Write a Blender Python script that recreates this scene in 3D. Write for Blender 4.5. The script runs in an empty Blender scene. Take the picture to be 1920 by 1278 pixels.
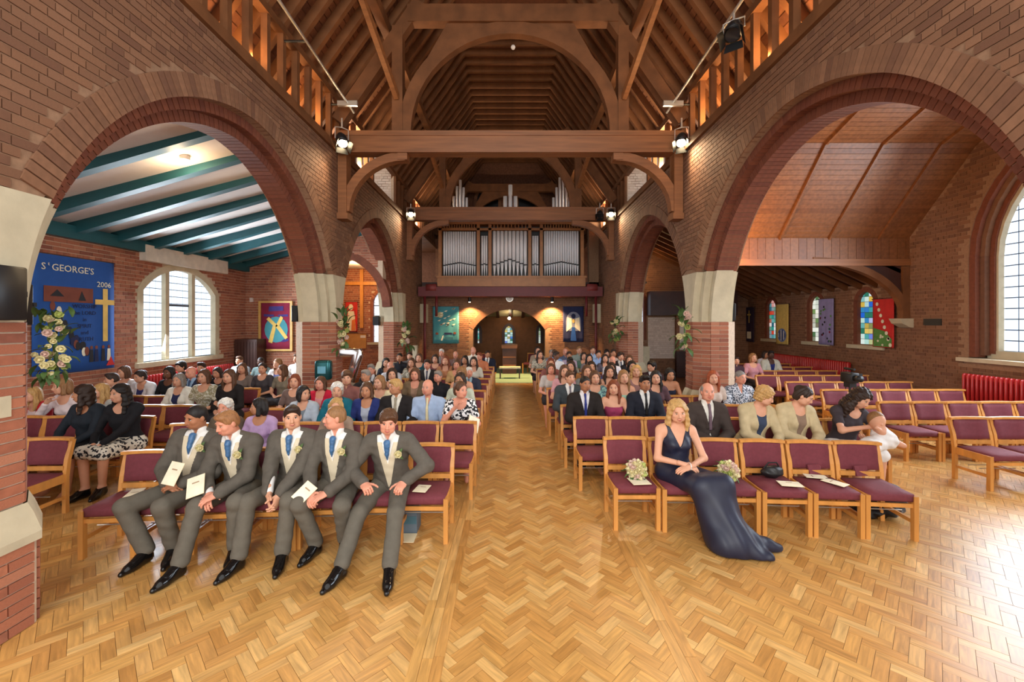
import bpy, bmesh, math, random
import numpy as np
from mathutils import Vector, Matrix, Euler
random.seed(7)
rng = np.random.default_rng(7)
SC = bpy.context.scene
COL = SC.collection
PI = math.pi
CAMZ = 2.24

# ------------------------------------------------------------------ camera
cam_d = bpy.data.cameras.new('camera'); cam = bpy.data.objects.new('camera', cam_d); COL.objects.link(cam)
cam.location = (0, 0, CAMZ); cam.rotation_euler = (PI/2, 0, 0)
cam_d.sensor_width = 36; cam_d.lens = 15.0
cam_d.shift_x = 0.0016; cam_d.shift_y = -0.01875
cam_d.clip_start = 0.05; cam_d.clip_end = 200
SC.camera = cam
# ------------------------------------------------------------------ world and exposure
W = bpy.data.worlds.new('overcast_sky'); SC.world = W; W.use_nodes = True
bg = W.node_tree.nodes['Background']; bg.inputs[0].default_value = (1.0, 0.985, 0.955, 1); bg.inputs[1].default_value = 1.55
vs = SC.view_settings
vs.view_transform = 'Standard'; vs.look = 'None'; vs.gamma = 1.0; vs.exposure = 0.17; vs.use_curve_mapping = False
SC.cycles.use_denoising = True
SC.cycles.max_bounces = 8; SC.cycles.diffuse_bounces = 5

def light(name, kind, loc, energy, col=(1,1,1), size=.2, rot=None, spot=None, target=None, sy=None, blend=.6):
    l = bpy.data.lights.new(name, kind); o = bpy.data.objects.new(name, l); COL.objects.link(o)
    o.location = loc; l.energy = energy; l.color = col
    if kind == 'AREA':
        l.size = size
        if sy: l.shape = 'RECTANGLE'; l.size_y = sy
    elif kind in ('POINT', 'SPOT'): l.shadow_soft_size = size
    if kind == 'SPOT': l.spot_size = math.radians(spot or 60); l.spot_blend = blend
    if target is not None:
        o.rotation_euler = (Vector(target)-Vector(loc)).to_track_quat('-Z', 'Y').to_euler()
    elif rot: o.rotation_euler = rot
    return o
WARM = (1.0, .72, .42); WARM2 = (1.0, .60, .26); DAY = (.80, .90, 1.0)
# daylight through the real windows (lamps stand just inside the panes)
light('daylight_window_left', 'AREA', (-8.0, 10.6, 2.5), 330, DAY, 2.0, target=(0, 9, .5), sy=2.0)
light('daylight_window_right', 'AREA', (9.5, 6.5, 3.3), 430, DAY, 4.2, target=(1, 5.2, .6), sy=3.4)
# added fill behind the camera, standing in for an unseen chancel window
light('east_fill_light', 'AREA', (0, -5.5, 5.2), 480, (1.0, .98, .95), 4.5, target=(0, 12, 3.6), sy=5.5)

# ------------------------------------------------------------------ helpers
def lin(c):
    return tuple(((x/255)/12.92 if x/255 <= .04045 else ((x/255+.055)/1.055)**2.4) for x in c) + (1,)
class MB:
    def __init__(s): s.v = []; s.f = []; s.m = []
    def quad8(s, P, m=0, skip=()):
        n = len(s.v); s.v += [tuple(p) for p in P]
        F = [(0,3,2,1),(4,5,6,7),(0,1,5,4),(1,2,6,5),(2,3,7,6),(3,0,4,7)]
        for i, f in enumerate(F):
            if i in skip: continue
            s.f.append(tuple(n+k for k in f)); s.m.append(m)
        return s
    def box(s, x0, x1, y0, y1, z0, z1, m=0):
        return s.quad8([(x0,y0,z0),(x1,y0,z0),(x1,y1,z0),(x0,y1,z0),(x0,y0,z1),(x1,y0,z1),(x1,y1,z1),(x0,y1,z1)], m)
    def beam(s, p, q, w, h, up=(0,0,1), m=0):
        p = Vector(p); q = Vector(q); d = (q-p).normalized(); u = Vector(up)
        r = d.cross(u)
        if r.length < 1e-4: r = d.cross(Vector((0,1,0)))
        r.normalize(); u = r.cross(d).normalized(); r = r*(w/2); u = u*(h/2)
        return s.quad8([p-r-u, p+r-u, q+r-u, q-r-u, p-r+u, p+r+u, q+r+u, q-r+u], m)
    def prism(s, pts, vec, m=0):
        n = len(s.v); k = len(pts); vec = Vector(vec)
        s.v += [tuple(p) for p in pts] + [tuple(Vector(p)+vec) for p in pts]
        s.f.append(tuple(range(n+k-1, n-1, -1))); s.m.append(m)
        s.f.append(tuple(range(n+k, n+2*k))); s.m.append(m)
        for i in range(k):
            j = (i+1) % k; s.f.append((n+i, n+j, n+k+j, n+k+i)); s.m.append(m)
        return s
    def tube(s, pts, r, n=8, m=0, cap=True):
        pts = [Vector(p) for p in pts]; b = len(s.v); rr = r if isinstance(r, (list, tuple)) else [r]*len(pts)
        for i, p in enumerate(pts):
            d = (pts[min(i+1, len(pts)-1)]-pts[max(i-1, 0)]).normalized()
            a = d.cross(Vector((0,0,1)))
            if a.length < .05: a = d.cross(Vector((0,1,0)))
            a.normalize(); c = d.cross(a)
            for k in range(n):
                t = 2*PI*k/n; s.v.append(tuple(p + (a*math.cos(t)+c*math.sin(t))*rr[i]))
        for i in range(len(pts)-1):
            for k in range(n):
                k2 = (k+1) % n
                s.f.append((b+i*n+k, b+i*n+k2, b+(i+1)*n+k2, b+(i+1)*n+k)); s.m.append(m)
        if cap:
            s.f.append(tuple(b+k for k in range(n-1, -1, -1))); s.m.append(m)
            e = b+(len(pts)-1)*n; s.f.append(tuple(e+k for k in range(n))); s.m.append(m)
        return s
    def ball(s, c, r, nu=10, nv=7, m=0, sc=(1,1,1)):
        b = len(s.v)
        for j in range(1, nv):
            t = PI*j/nv
            for i in range(nu):
                p = 2*PI*i/nu
                s.v.append((c[0]+r*sc[0]*math.sin(t)*math.cos(p), c[1]+r*sc[1]*math.sin(t)*math.sin(p), c[2]+r*sc[2]*math.cos(t)))
        top = len(s.v); s.v.append((c[0], c[1], c[2]+r*sc[2])); bot = len(s.v); s.v.append((c[0], c[1], c[2]-r*sc[2]))
        for j in range(nv-2):
            for i in range(nu):
                i2 = (i+1) % nu
                s.f.append((b+j*nu+i, b+(j+1)*nu+i, b+(j+1)*nu+i2, b+j*nu+i2)); s.m.append(m)
        for i in range(nu):
            i2 = (i+1) % nu
            s.f.append((top, b+i, b+i2)); s.m.append(m)
            s.f.append((bot, b+(nv-2)*nu+i2, b+(nv-2)*nu+i)); s.m.append(m)
        return s
    def mesh(s, name, mats, smooth=False):
        me = bpy.data.meshes.new(name); me.from_pydata(s.v, [], s.f)
        for m in (mats if isinstance(mats, (list, tuple)) else [mats]): me.materials.append(m)
        me.polygons.foreach_set('material_index', s.m)
        me.polygons.foreach_set('use_smooth', [bool(smooth)]*len(me.polygons))
        me.update(); return me
    def build(s, name, mats, parent=None, smooth=False, loc=None):
        return obj(name, s.mesh(name, mats, smooth), parent, loc)
def obj(name, me, parent=None, loc=None, rot=None, scale=None):
    o = bpy.data.objects.new(name, me); COL.objects.link(o)
    if parent is not None: o.parent = parent
    if loc is not None: o.location = loc
    if rot is not None: o.rotation_euler = rot
    if scale is not None: o.scale = scale
    return o
def tag(o, label=None, cat=None, group=None, kind=None):
    if label: o['label'] = label
    if cat: o['category'] = cat
    if group: o['group'] = group
    if kind: o['kind'] = kind
    return o
def empty(name, loc=(0,0,0), rz=0):
    o = bpy.data.objects.new(name, None); COL.objects.link(o); o.location = loc; o.rotation_euler = (0,0,rz)
    o.empty_display_size = .1
    return o
def bevel_mesh(me, w, seg=2):
    bm = bmesh.new(); bm.from_mesh(me)
    bmesh.ops.remove_doubles(bm, verts=bm.verts, dist=1e-5)
    bmesh.ops.bevel(bm, geom=list(bm.edges), offset=w, segments=seg, profile=.5, affect='EDGES')
    bm.to_mesh(me); bm.free()
    me.polygons.foreach_set('use_smooth', [True]*len(me.polygons)); me.update()
    return me
def px(x, y, Y):          # photo pixel at depth Y -> point of the place
    return Vector(((x-957)/800*Y, Y, CAMZ+(603-y)/800*Y))

# ------------------------------------------------------------------ materials
MATS = {}
def newmat(name):
    m = bpy.data.materials.new(name); m.use_nodes = True
    return m, m.node_tree.nodes, m.node_tree.links, m.node_tree.nodes['Principled BSDF']
def ramp(nd, stops):
    r = nd.new('ShaderNodeValToRGB'); cr = r.color_ramp
    while len(cr.elements) < len(stops): cr.elements.new(.5)
    for e, (p, c) in zip(cr.elements, stops): e.position = p; e.color = c
    return r
def mat(name, col, rough=.6, metal=0, var=.12, scale=6, bump=0, bscale=60, spec=.5, stretch=None):
    if name in MATS: return MATS[name]
    m, nd, lk, b = newmat(name); c = lin(col)
    b.inputs['Roughness'].default_value = rough; b.inputs['Metallic'].default_value = metal
    b.inputs['Specular IOR Level'].default_value = spec
    tc = nd.new('ShaderNodeTexCoord'); mp = nd.new('ShaderNodeMapping'); lk.new(tc.outputs['Object'], mp.inputs[0])
    if stretch: mp.inputs['Scale'].default_value = stretch
    n = nd.new('ShaderNodeTexNoise'); n.inputs['Scale'].default_value = scale; n.inputs['Detail'].default_value = 4
    lk.new(mp.outputs[0], n.inputs['Vector'])
    a = tuple(max(0, x*(1-var)) for x in c[:3])+(1,); d = tuple(min(1, x*(1+var)) for x in c[:3])+(1,)
    r = ramp(nd, [(.3, a), (.7, d)]); lk.new(n.outputs['Fac'], r.inputs[0]); lk.new(r.outputs[0], b.inputs['Base Color'])
    if bump:
        n2 = nd.new('ShaderNodeTexNoise'); n2.inputs['Scale'].default_value = bscale; n2.inputs['Detail'].default_value = 3
        lk.new(mp.outputs[0], n2.inputs['Vector'])
        bp = nd.new('ShaderNodeBump'); bp.inputs['Strength'].default_value = bump; bp.inputs['Distance'].default_value = .01
        lk.new(n2.outputs['Fac'], bp.inputs['Height']); lk.new(bp.outputs[0], b.inputs['Normal'])
    MATS[name] = m; return m
def piece_mat(name, cols, rough=.75, grain=0, var=.18, nscale=14, uv=False, spec=.4):
    """every loose piece (own object or own island) takes its own shade"""
    if name in MATS: return MATS[name]
    m, nd, lk, b = newmat(name)
    oi = nd.new('ShaderNodeObjectInfo'); ge = nd.new('ShaderNodeNewGeometry')
    ad = nd.new('ShaderNodeMath'); ad.operation = 'ADD'; lk.new(oi.outputs['Random'], ad.inputs[0]); lk.new(ge.outputs['Random Per Island'], ad.inputs[1])
    fr = nd.new('ShaderNodeMath'); fr.operation = 'FRACT'; lk.new(ad.outputs[0], fr.inputs[0])
    k = len(cols); r = ramp(nd, [((i+.5)/k, lin(c)) for i, c in enumerate(cols)]); lk.new(fr.outputs[0], r.inputs[0])
    tc = nd.new('ShaderNodeTexCoord'); mp = nd.new('ShaderNodeMapping')
    n = nd.new('ShaderNodeTexNoise'); n.inputs['Detail'].default_value = 5
    if uv:
        lk.new(tc.outputs['UV'], mp.inputs[0]); mp.inputs['Scale'].default_value = (2.5, 26, 1); n.inputs['Scale'].default_value = 1.6
        n.noise_dimensions = '4D'
        ml = nd.new('ShaderNodeMath'); ml.operation = 'MULTIPLY'; ml.inputs[1].default_value = 91; lk.new(fr.outputs[0], ml.inputs[0]); lk.new(ml.outputs[0], n.inputs['W'])
        n.inputs['Distortion'].default_value = .6
    else:
        lk.new(tc.outputs['Object'], mp.inputs[0]); n.inputs['Scale'].default_value = nscale
    lk.new(mp.outputs[0], n.inputs['Vector'])
    r2 = ramp(nd, [(.3, (1-var,)*3+(1,)), (.68, (1+var*.6,)*3+(1,))]); lk.new(n.outputs['Fac'], r2.inputs[0])
    mx = nd.new('ShaderNodeMix'); mx.data_type = 'RGBA'; mx.blend_type = 'MULTIPLY'; mx.inputs[0].default_value = 1
    lk.new(r.outputs[0], mx.inputs[6]); lk.new(r2.outputs[0], mx.inputs[7]); lk.new(mx.outputs[2], b.inputs['Base Color'])
    b.inputs['Roughness'].default_value = rough; b.inputs['Specular IOR Level'].default_value = spec
    MATS[name] = m; return m
def emit(name, col, strength, base=(255,255,255)):
    if name in MATS: return MATS[name]
    m, nd, lk, b = newmat(name); b.inputs['Base Color'].default_value = lin(base)
    b.inputs['Emission Color'].default_value = lin(col); b.inputs['Emission Strength'].default_value = strength
    MATS[name] = m; return m

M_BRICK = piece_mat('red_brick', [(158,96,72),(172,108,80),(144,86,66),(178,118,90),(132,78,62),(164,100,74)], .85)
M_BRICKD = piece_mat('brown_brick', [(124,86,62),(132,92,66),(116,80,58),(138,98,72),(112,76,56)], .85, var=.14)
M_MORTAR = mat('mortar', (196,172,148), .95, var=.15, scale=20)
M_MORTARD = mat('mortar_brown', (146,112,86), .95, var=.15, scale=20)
M_MOULD = piece_mat('moulded_brick', [(118,66,46),(128,72,50),(108,58,42),(122,68,47)], .8)
M_STONE = mat('pale_stone', (192,180,152), .8, var=.10, scale=5, bump=.2, bscale=40)
M_BLOCK = piece_mat('oak_block', [(206,156,88),(198,146,80),(214,168,102),(184,130,66),(204,152,86),(192,138,74),(216,172,108)], .32, uv=True, var=.30, spec=.5)
M_FLOORBASE = mat('floor_joint', (122,78,42), .5)
M_ROOFW = mat('dark_roof_timber', (116,74,44), .65, var=.25, scale=3, stretch=(1,1,1), spec=.3)
M_ROOFB = piece_mat('roof_board', [(104,60,36),(116,70,42),(92,52,32),(122,76,48)], .7, var=.25)
M_BEAM = mat('tie_beam_timber', (140,88,50), .5, var=.22, scale=4, stretch=(.3,4,4))
M_PINE = piece_mat('varnished_pine_board', [(128,80,48),(138,88,52),(118,72,42),(132,84,50)], .45, var=.25)
M_CHAIRW = mat('oiled_beech', (206,142,70), .4, var=.14, scale=5, stretch=(3,3,.6))
M_SEAT = mat('maroon_fabric', (112,46,56), .8, var=.10, scale=30, bump=.15, bscale=400)
M_TEAL = mat('teal_paint', (28,84,92), .5, var=.06)
M_WHITE = mat('white_plaster', (226,218,212), .9, var=.03)
M_BLACK = mat('black_plastic', (24,24,26), .45, var=.1)
M_STEEL = mat('galvanised_pipe', (208,204,196), .3, metal=.6, var=.08)
M_RED = mat('red_gloss_paint', (176,36,36), .35, var=.08)
M_PANE = emit('daylit_glass', (218,232,248), 1.35, (120,130,140))
M_LEAD = mat('window_lead', (60,70,84), .6)
M_CREAM = mat('cream_card', (236,222,184), .8, var=.03)
M_CARPET = mat('pale_green_carpet', (156,190,158), .95, var=.06, scale=60)
M_BULB = emit('lamp_glow', (255,226,176), 40)
M_TUBE = emit('fluorescent_tube', (255,214,150), 9)
M_DARKW = mat('dark_stained_wood', (66,36,28), .5, var=.2, scale=4)
M_REDB = mat('dark_red_paint', (104,30,34), .5, var=.1)
# ================================================================== structure
NV = 3.6; NB = 4.4                      # nave face and aisle face of the arcades
ZW = 5.86                               # top of the arcade walls
PIERS_ = {'left': [3.0, 9.0, 14.5], 'right': [2.55, 8.6, 14.4]}
ZS, ZT, ZST = 2.1, 5.08, 3.2            # arch springing, apex, top of the stone
XL, XR = -8.2, 9.7
_boxme = MB().box(-.5,.5,-.5,.5,-.5,.5)
def unit_box(name, m): return _boxme.mesh(name, m)
class Bricks:
    """collects bricks of one wall: the largest in view become own objects, the rest one part"""
    def __init__(s, extra=.009): s.b = []; s.extra = extra
    def face(s, O, U, width, z0, z1, N, skip=None, proud=.006, L=.24, H=.08, whole=False):
        O = Vector(O); U = Vector(U).normalized(); N = Vector(N).normalized(); nrow = int(round((z1-z0)/H)); H = (z1-z0)/max(1, nrow)
        for r in range(nrow):
            zc = z0+(r+.5)*H
            if whole:
                cuts = [0, width] if r % 2 else [0, width*.5, width]
            else:
                l = L/2 if r % 4 == 3 else L
                off = (l/2 if r % 2 else 0); cuts = [0]; x = off if off else l
                while x < width-.03: cuts.append(x); x += l
                cuts.append(width)
            for a, b in zip(cuts[:-1], cuts[1:]):
                if b-a < .035: continue
                u = (a+b)/2
                c = O+U*u+Vector((0,0,zc-O.z))
                if skip and skip(c): continue
                s.b.append((c+N*(proud+s.extra-.02+random.uniform(-.0015,.0015)), (b-a)-.011, H-.012, U))
    def finish(s, parent, m, name='brick', limit=300, depth=.04):
        def key(t):
            c = t[0]
            if c.y < .5: return -1
            x = 957+800*c.x/c.y; y = 603-800*(c.z-CAMZ)/c.y
            if not (-5 < x < 1925 and -5 < y < 1283): return 0
            return t[1]*t[2]/(c.y*c.y)
        order = sorted(s.b, key=key, reverse=True)
        big = [t for t in order[:limit] if key(t)*640000 > 90]; rest = order[len(big):]
        me = unit_box(name, m)
        for c, w, h, U in big:
            obj(name, me, parent, c, (0,0,math.atan2(U.y, U.x)), (w, depth, h))
        rest = [t for t in rest if t[0].y > 1.5]
        if rest:
            n = len(rest)
            C = np.array([t[0] for t in rest]); Wd = np.array([t[1] for t in rest]); Hh = np.array([t[2] for t in rest])
            U = np.array([t[3] for t in rest]); Z = np.array([0,0,1.]); V = np.stack([-U[:,1], U[:,0], np.zeros(n)], 1)
            sg = np.array([(-1,-1,-1),(1,-1,-1),(1,1,-1),(-1,1,-1),(-1,-1,1),(1,-1,1),(1,1,1),(-1,1,1)])*.5
            P = C[:,None,:]+sg[None,:,0:1]*(U*Wd[:,None])[:,None,:]+sg[None,:,1:2]*(V*depth)[:,None,:]+sg[None,:,2:3]*(Z[None]*Hh[:,None])[:,None,:]
            F = np.array([(0,3,2,1),(4,5,6,7),(0,1,5,4),(1,2,6,5),(2,3,7,6),(3,0,4,7)])
            FF = (np.arange(n)*8)[:,None,None]+F[None]
            np_mesh_obj(name+'_courses', P.reshape(-1,3), FF.reshape(-1,4), m, parent, kind='stuff')
def np_mesh(name, V, F, mats, smooth=False, midx=None):
    me = bpy.data.meshes.new(name); nv, nf = len(V), len(F); k = F.shape[1]
    me.vertices.add(nv); me.vertices.foreach_set('co', np.ascontiguousarray(V, np.float32).ravel())
    me.loops.add(nf*k); me.loops.foreach_set('vertex_index', np.ascontiguousarray(F, np.int32).ravel())
    me.polygons.add(nf); me.polygons.foreach_set('loop_start', np.arange(0, nf*k, k, dtype=np.int32))
    if midx is not None: me.polygons.foreach_set('material_index', np.ascontiguousarray(midx, np.int32))
    me.polygons.foreach_set('use_smooth', np.full(nf, bool(smooth)))
    me.update(calc_edges=True)
    for m in (mats if isinstance(mats, (list, tuple)) else [mats]): me.materials.append(m)
    return me
def np_mesh_obj(name, V, F, mats, parent=None, kind=None, smooth=False):
    o = obj(name, np_mesh(name, V, F, mats, smooth), parent)
    if kind: o['kind'] = kind
    return o
def S(o): o['kind'] = 'structure'; return o
class Arch:
    def __init__(s, yc, a, zs=ZS, zt=ZT):
        s.yc, s.a, s.zs = yc, a, zs; r = zt-zs; s.R = (a*a+r*r)/(2*a); s.c = s.R-a
    def dist(s, y, z): return math.hypot(abs(y-s.yc)+s.c, z-s.zs)-s.R        # <0 inside
    def halfwidth(s, z, inset=0):
        R = s.R-inset; d = z-s.zs
        return (math.sqrt(max(0, R*R-d*d))-s.c) if d > 0 else R-s.c
    def z_at(s, y, inset=0):
        d = abs(y-s.yc)+s.c; R = s.R-inset
        return s.zs+math.sqrt(max(0, R*R-d*d)) if d < R else s.zs
ARCHES_ = {'left': [Arch(6.0, 2.86), Arch(11.75, 2.61)], 'right': [Arch(5.575, 2.885), Arch(11.5, 2.76)]}

# ---- arcades
def arcade(side):
    sx = -1 if side == 'left' else 1; ARCHES = ARCHES_[side]; PIERS = PIERS_[side]
    nf = Vector((-sx, 0, 0))
    # backing of mortar, one slab with both arches cut out
    mb = MB(); ys = list(np.arange(2.2, 17.401, .1))
    def low(y):
        for A in ARCHES:
            if abs(y-A.yc) < A.halfwidth(ZST): return A.z_at(y)
        return 0 if y > 14.75 else ZST
    xf, xb = sx*(NV+.012), sx*NB
    for y0, y1 in zip(ys[:-1], ys[1:]):
        a, b = low(y0), low(y1)
        if abs(a-b) > 1.5: a = b = min(a, b) if y0 > 14.6 else max(a, b)
        mb.quad8([(xf,y0,a),(xb,y0,a),(xb,y1,b),(xf,y1,b),(xf,y0,ZW),(xb,y0,ZW),(xb,y1,ZW),(xf,y1,ZW)], 0)
    wall = S(mb.build('wall_'+side+'_arcade', [M_MORTARD]))
    # bricks on the nave face
    B = Bricks(0)
    def skip(c):
        for A in ARCHES:
            if A.dist(c.y, c.z) < .25: return True
        return False
    B.face((sx*NV, 2.6, ZST), (0,1,0), 14.8, ZST, ZW-.14, nf, skip, .0)
    B.face((sx*NV, 14.75, 0), (0,1,0), 2.65, 0, ZST, nf, None, .0)
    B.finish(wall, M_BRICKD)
    # arch rings
    for ai, A in enumerate(ARCHES):
        rest = MB()
        for ring, (Ra, Rb, xa, xb2) in enumerate([(A.R, A.R+.24, NV-.010, NV+.10), (A.R-.13, A.R+.0, NV+.13, NB-.1), (A.R-.26, A.R-.13, NV+.26, NB-.23)]):
            Rm = (Ra+Rb)/2; t0 = math.asin((ZST-A.zs)/Ra); t1 = math.acos(A.c/Ra) if ring else math.acos(A.c/Rm)
            n = max(4, int((t1-t0)*Rm/.088)); dt = (t1-t0)/n; g = .004/Rm*1.5
            def wedge(t, m):
                pts = []
                for rr in (Ra, Rb):
                    for s2 in (-1, 1):
                        tt = t+s2*(dt/2-g); pts.append((rr*math.cos(tt), rr*math.sin(tt)))
                q = [pts[0], pts[1], pts[3], pts[2]]
                for xx in (xa, xb2): pass
                return [(sx*xa, p[0], p[1]) for p in q]+[(sx*xb2, p[0], p[1]) for p in q]
            wm = MB().quad8(wedge(0, 0)).mesh('arch_brick', M_MOULD if ring else M_BRICKD)
            for half in (-1, 1):
                for k in range(n):
                    t = t0+(k+.5)*dt; ang = t if half > 0 else PI-t
                    cy = A.yc-half*A.c
                    if ai == 0:
                        obj('arch_brick', wm, wall, (0, cy, A.zs), (ang, 0, 0))
                    else:
                        R = Matrix.Rotation(ang, 3, 'X')
                        rest.quad8([R @ Vector(p)+Vector((0, cy, A.zs)) for p in wedge(0, 0)], 0 if ring else 1)
            # core of the ring behind the bricks
            if ring:
                for half in (-1, 1):
                    for k in range(24):
                        P = []
                        for tt in (t0+(t1-t0)*k/24, t0+(t1-t0)*(k+1)/24):
                            for rr in (Ra+.01, Rb+.02):
                                P.append((A.yc-half*A.c+half*rr*math.cos(tt), A.zs+rr*math.sin(tt)))
                        q = [P[0], P[1], P[3], P[2]]
                        rest.quad8([(sx*(xa+.01), a, b) for a, b in q]+[(sx*(xb2-.01), a, b) for a, b in q], 2)
        rest.build('arch_core', [M_MOULD, M_BRICKD, M_MORTARD], wall)['kind'] = 'stuff'
    # wall top ledge
    MB().box(min(sx*(NV-.05), sx*NB), max(sx*(NV-.05), sx*NB), 2.2, 21.6, ZW-.12, ZW+.03).build('wall_plate', M_ROOFW, wall)
    # piers: octagonal brick shaft, stone springer lofted to the arch orders
    for pi_, yc in enumerate(PIERS):
        oc = [(NV,-.17),(NV+.25,-.40),(NV+.6,-.40),(NB+.05,-.17),(NB+.05,.17),(NV+.6,.40),(NV+.25,.40),(NV,.17)]
        P = MB(); P.prism([(sx*(NV+.42+(x-NV-.42)*.965), yc+y*.965, 0) for x, y in oc], (0,0,CAMZ))
        pier = S(P.build('wall_%s_pier_%d' % (side, pi_+1), M_MORTAR))
        pb = Bricks(0)
        for i in range(8):
            a = Vector((sx*oc[i][0], yc+oc[i][1], 0)); b = Vector((sx*oc[(i+1) % 8][0], yc+oc[(i+1) % 8][1], 0))
            mid = (a+b)/2-Vector((sx*(NV+.42), yc, 0)); U = b-a; N = Vector((U.y, -U.x, 0)).normalized()
            if N.dot(mid) < 0: N = -N
            if N.x*sx > .5: continue
            pb.face(a, U, U.length, .90, CAMZ, N, None, 0, whole=True)
            pb.face(a+N*.07, U, U.length, 0, .62, N, None, 0, whole=True)
        pb.finish(pier, M_BRICK, limit=300 if pi_ == 0 else 160)
        f = lambda g, z: [(sx*(NV+.42+(x-NV-.42)*g), yc+y*g, z) for x, y in oc]
        b = MB(); b.prism(f(1.13, 0), (0,0,.62)); b.build('pier_plinth', M_MORTAR, pier)
        st = MB(); lv = [f(1.2, .62), f(1.2, .68), f(1.10, .82), f(1.02, .90)]
        n0 = len(st.v)
        for L_ in lv: st.v += L_
        for k in range(3):
            for i in range(8): st.f.append((n0+k*8+i, n0+k*8+(i+1) % 8, n0+k*8+8+(i+1) % 8, n0+k*8+8+i)); st.m.append(0)
        st.build('stone_base', M_STONE, pier)
        # springer
        sp = MB(); zz = [CAMZ+(ZST-CAMZ)*k/10 for k in range(11)]
        def half(z, inset, far):
            A = ARCHES[pi_] if far and pi_ < 2 else (ARCHES[pi_-1] if not far and pi_ > 0 else None)
            if A is None: return .40-inset if False else [.14,.27,.40][int(round((inset)/.13))]
            return (A.yc-A.halfwidth(z, inset)-yc) if far else (yc-A.yc-A.halfwidth(z, inset))
        cols = []
        for z in zz:
            row = []
            w = lambda i, far: half(z, .13*i, far)
            xs = [NV, NV+.13, NV+.13, NV+.26, NV+.26, NB-.23, NB-.23, NB-.1, NB-.1, NB]
            ii = [0, 0, 1, 1, 2, 2, 1, 1, 0, 0]
            for x, i in zip(xs, ii): row.append((sx*x, yc-w(i, False), z))
            for x, i in reversed(list(zip(xs, ii))): row.append((sx*x, yc+w(i, True), z))
            cols.append(row)
        k = len(cols[0]); sp.v = [p for r in cols for p in r]
        for r in range(10):
            for i in range(k): sp.f.append((r*k+i, r*k+(i+1) % k, (r+1)*k+(i+1) % k, (r+1)*k+i)); sp.m.append(0)
        sp.f.append(tuple(range(10*k, 11*k))); sp.m.append(0); sp.f.append(tuple(range(k-1, -1, -1))); sp.m.append(0)
        o = sp.build('stone_springer', M_STONE, pier)
        if pi_ == 2:
            MB().box(min(sx*3.35, sx*3.62), max(sx*3.35, sx*3.62), 17.0, 17.4, 2.2, 2.95).build('stone_respond', M_STONE, pier)
    return wall
arcade('left'); arcade('right')

# ---- floor: herringbone blocks
floor = S(MB().box(-11, 13, -2.5, 24, -.1, -.006).build('floor', M_FLOORBASE))
LB, WB = .24, .08
def herring(x0, x1, y0, y1):
    out = []; s = math.sqrt(.5); n = 3
    R = lambda u, v: (u*s-v*s, u*s+v*s)
    ext = 60
    cx, cy = (x0+x1)/2, (y0+y1)/2; rad = math.hypot(x1-x0, y1-y0)/2+.4
    k = int(rad/WB)+4
    # lattice of the 3:1 herringbone: in units of the width, step (1,1) along the zigzag and (3,-3) between zigzags
    for i in range(-k*2, k*2):
        for j in range(-k, k):
            ox = i + 3*j; oy = i - 3*j
            if abs(ox) > k*1.5 or abs(oy) > k*1.5: continue
            for (bx, by, w, h, rot) in ((0, 0, 3, 1, 0), (0, 1, 1, 3, 1)):
                u = (ox+bx+w/2)*WB; v = (oy+by+h/2)*WB
                X, Y = R(u, v); X += cx; Y += cy
                if x0 < X < x1 and y0 < Y < y1: out.append((X, Y, PI/4+(PI/2 if rot else 0)))
    return out
blocks = herring(-8.1, -.57, 1.1, 9.6) + herring(-.50, 1.16, 1.1, 15.6) + herring(1.17, 9.6, 1.1, 9.6)
def in_view(X, Y):
    x = 957+800*X/Y; y = 603+800*CAMZ/Y
    return -420 < x < 2340 and y < 2100
blocks = [b for b in blocks if in_view(b[0], b[1])]
# the plank borders along the aisle
strips = []
for xs, w in ((-.625, .075), (-.550, .075), (-.475, .075), (1.125, .08), (1.205, .08)):
    y = 1.0+random.random()*.5
    while y < 15.6:
        l = random.uniform(.5, .9); strips.append((xs, y+l/2, PI/2, l, w)); y += l
def block_mesh(name, L, Wd):
    mb = MB(); mb.box(-L/2+.0012, L/2-.0012, -Wd/2+.0012, Wd/2-.0012, -.02, 0)
    me = mb.mesh(name, M_BLOCK); uv = me.uv_layers.new(name='UVMap')
    for i, lp in enumerate(me.loops):
        v = me.vertices[lp.vertex_index].co; uv.data[i].uv = (v.x, v.y)
    return me
bme = block_mesh('floor_block', LB, WB)
def scr(b): 
    return 1/(b[1]**2) if 0 < 957+800*b[0]/b[1] < 1920 and 603+800*CAMZ/b[1] < 1278 else 0
blocks.sort(key=scr, reverse=True)
for X, Y, r in blocks[:300]:
    obj('floor_block', bme, floor, (X, Y, random.uniform(-.0012, .0006)), (random.uniform(-.004,.004), random.uniform(-.003,.003), r))
allb = [(X, Y, r, LB, WB) for X, Y, r in blocks[300:]]+strips
A = np.array(allb); n = len(A)
sg = np.array([(-1,-1,0),(1,-1,0),(1,1,0),(-1,1,0)])
tilt = rng.uniform(-1, 1, (n, 2)); 
hx = (A[:,3]/2-.0012)[:,None]*sg[None,:,0]; hy = (A[:,4]/2-.0012)[:,None]*sg[None,:,1]
ca, sa = np.cos(A[:,2])[:,None], np.sin(A[:,2])[:,None]
Xc = A[:,0:1]+hx*ca-hy*sa; Yc = A[:,1:2]+hx*sa+hy*ca
zt = rng.uniform(-.0012, .0006, n)[:,None]+(A[:,3:4] > .3)*.003+hx*tilt[:,0:1]*.004+hy*tilt[:,1:2]*.005
top = np.stack([Xc, Yc, zt], 2); bot = top.copy(); bot[:,:,2] -= .02
V = np.concatenate([bot, top], 1).reshape(-1, 3)
F = np.array([(4,5,6,7),(0,1,5,4),(1,2,6,5),(2,3,7,6),(3,0,4,7)]); FF = ((np.arange(n)*8)[:,None,None]+F[None]).reshape(-1, 4)
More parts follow.
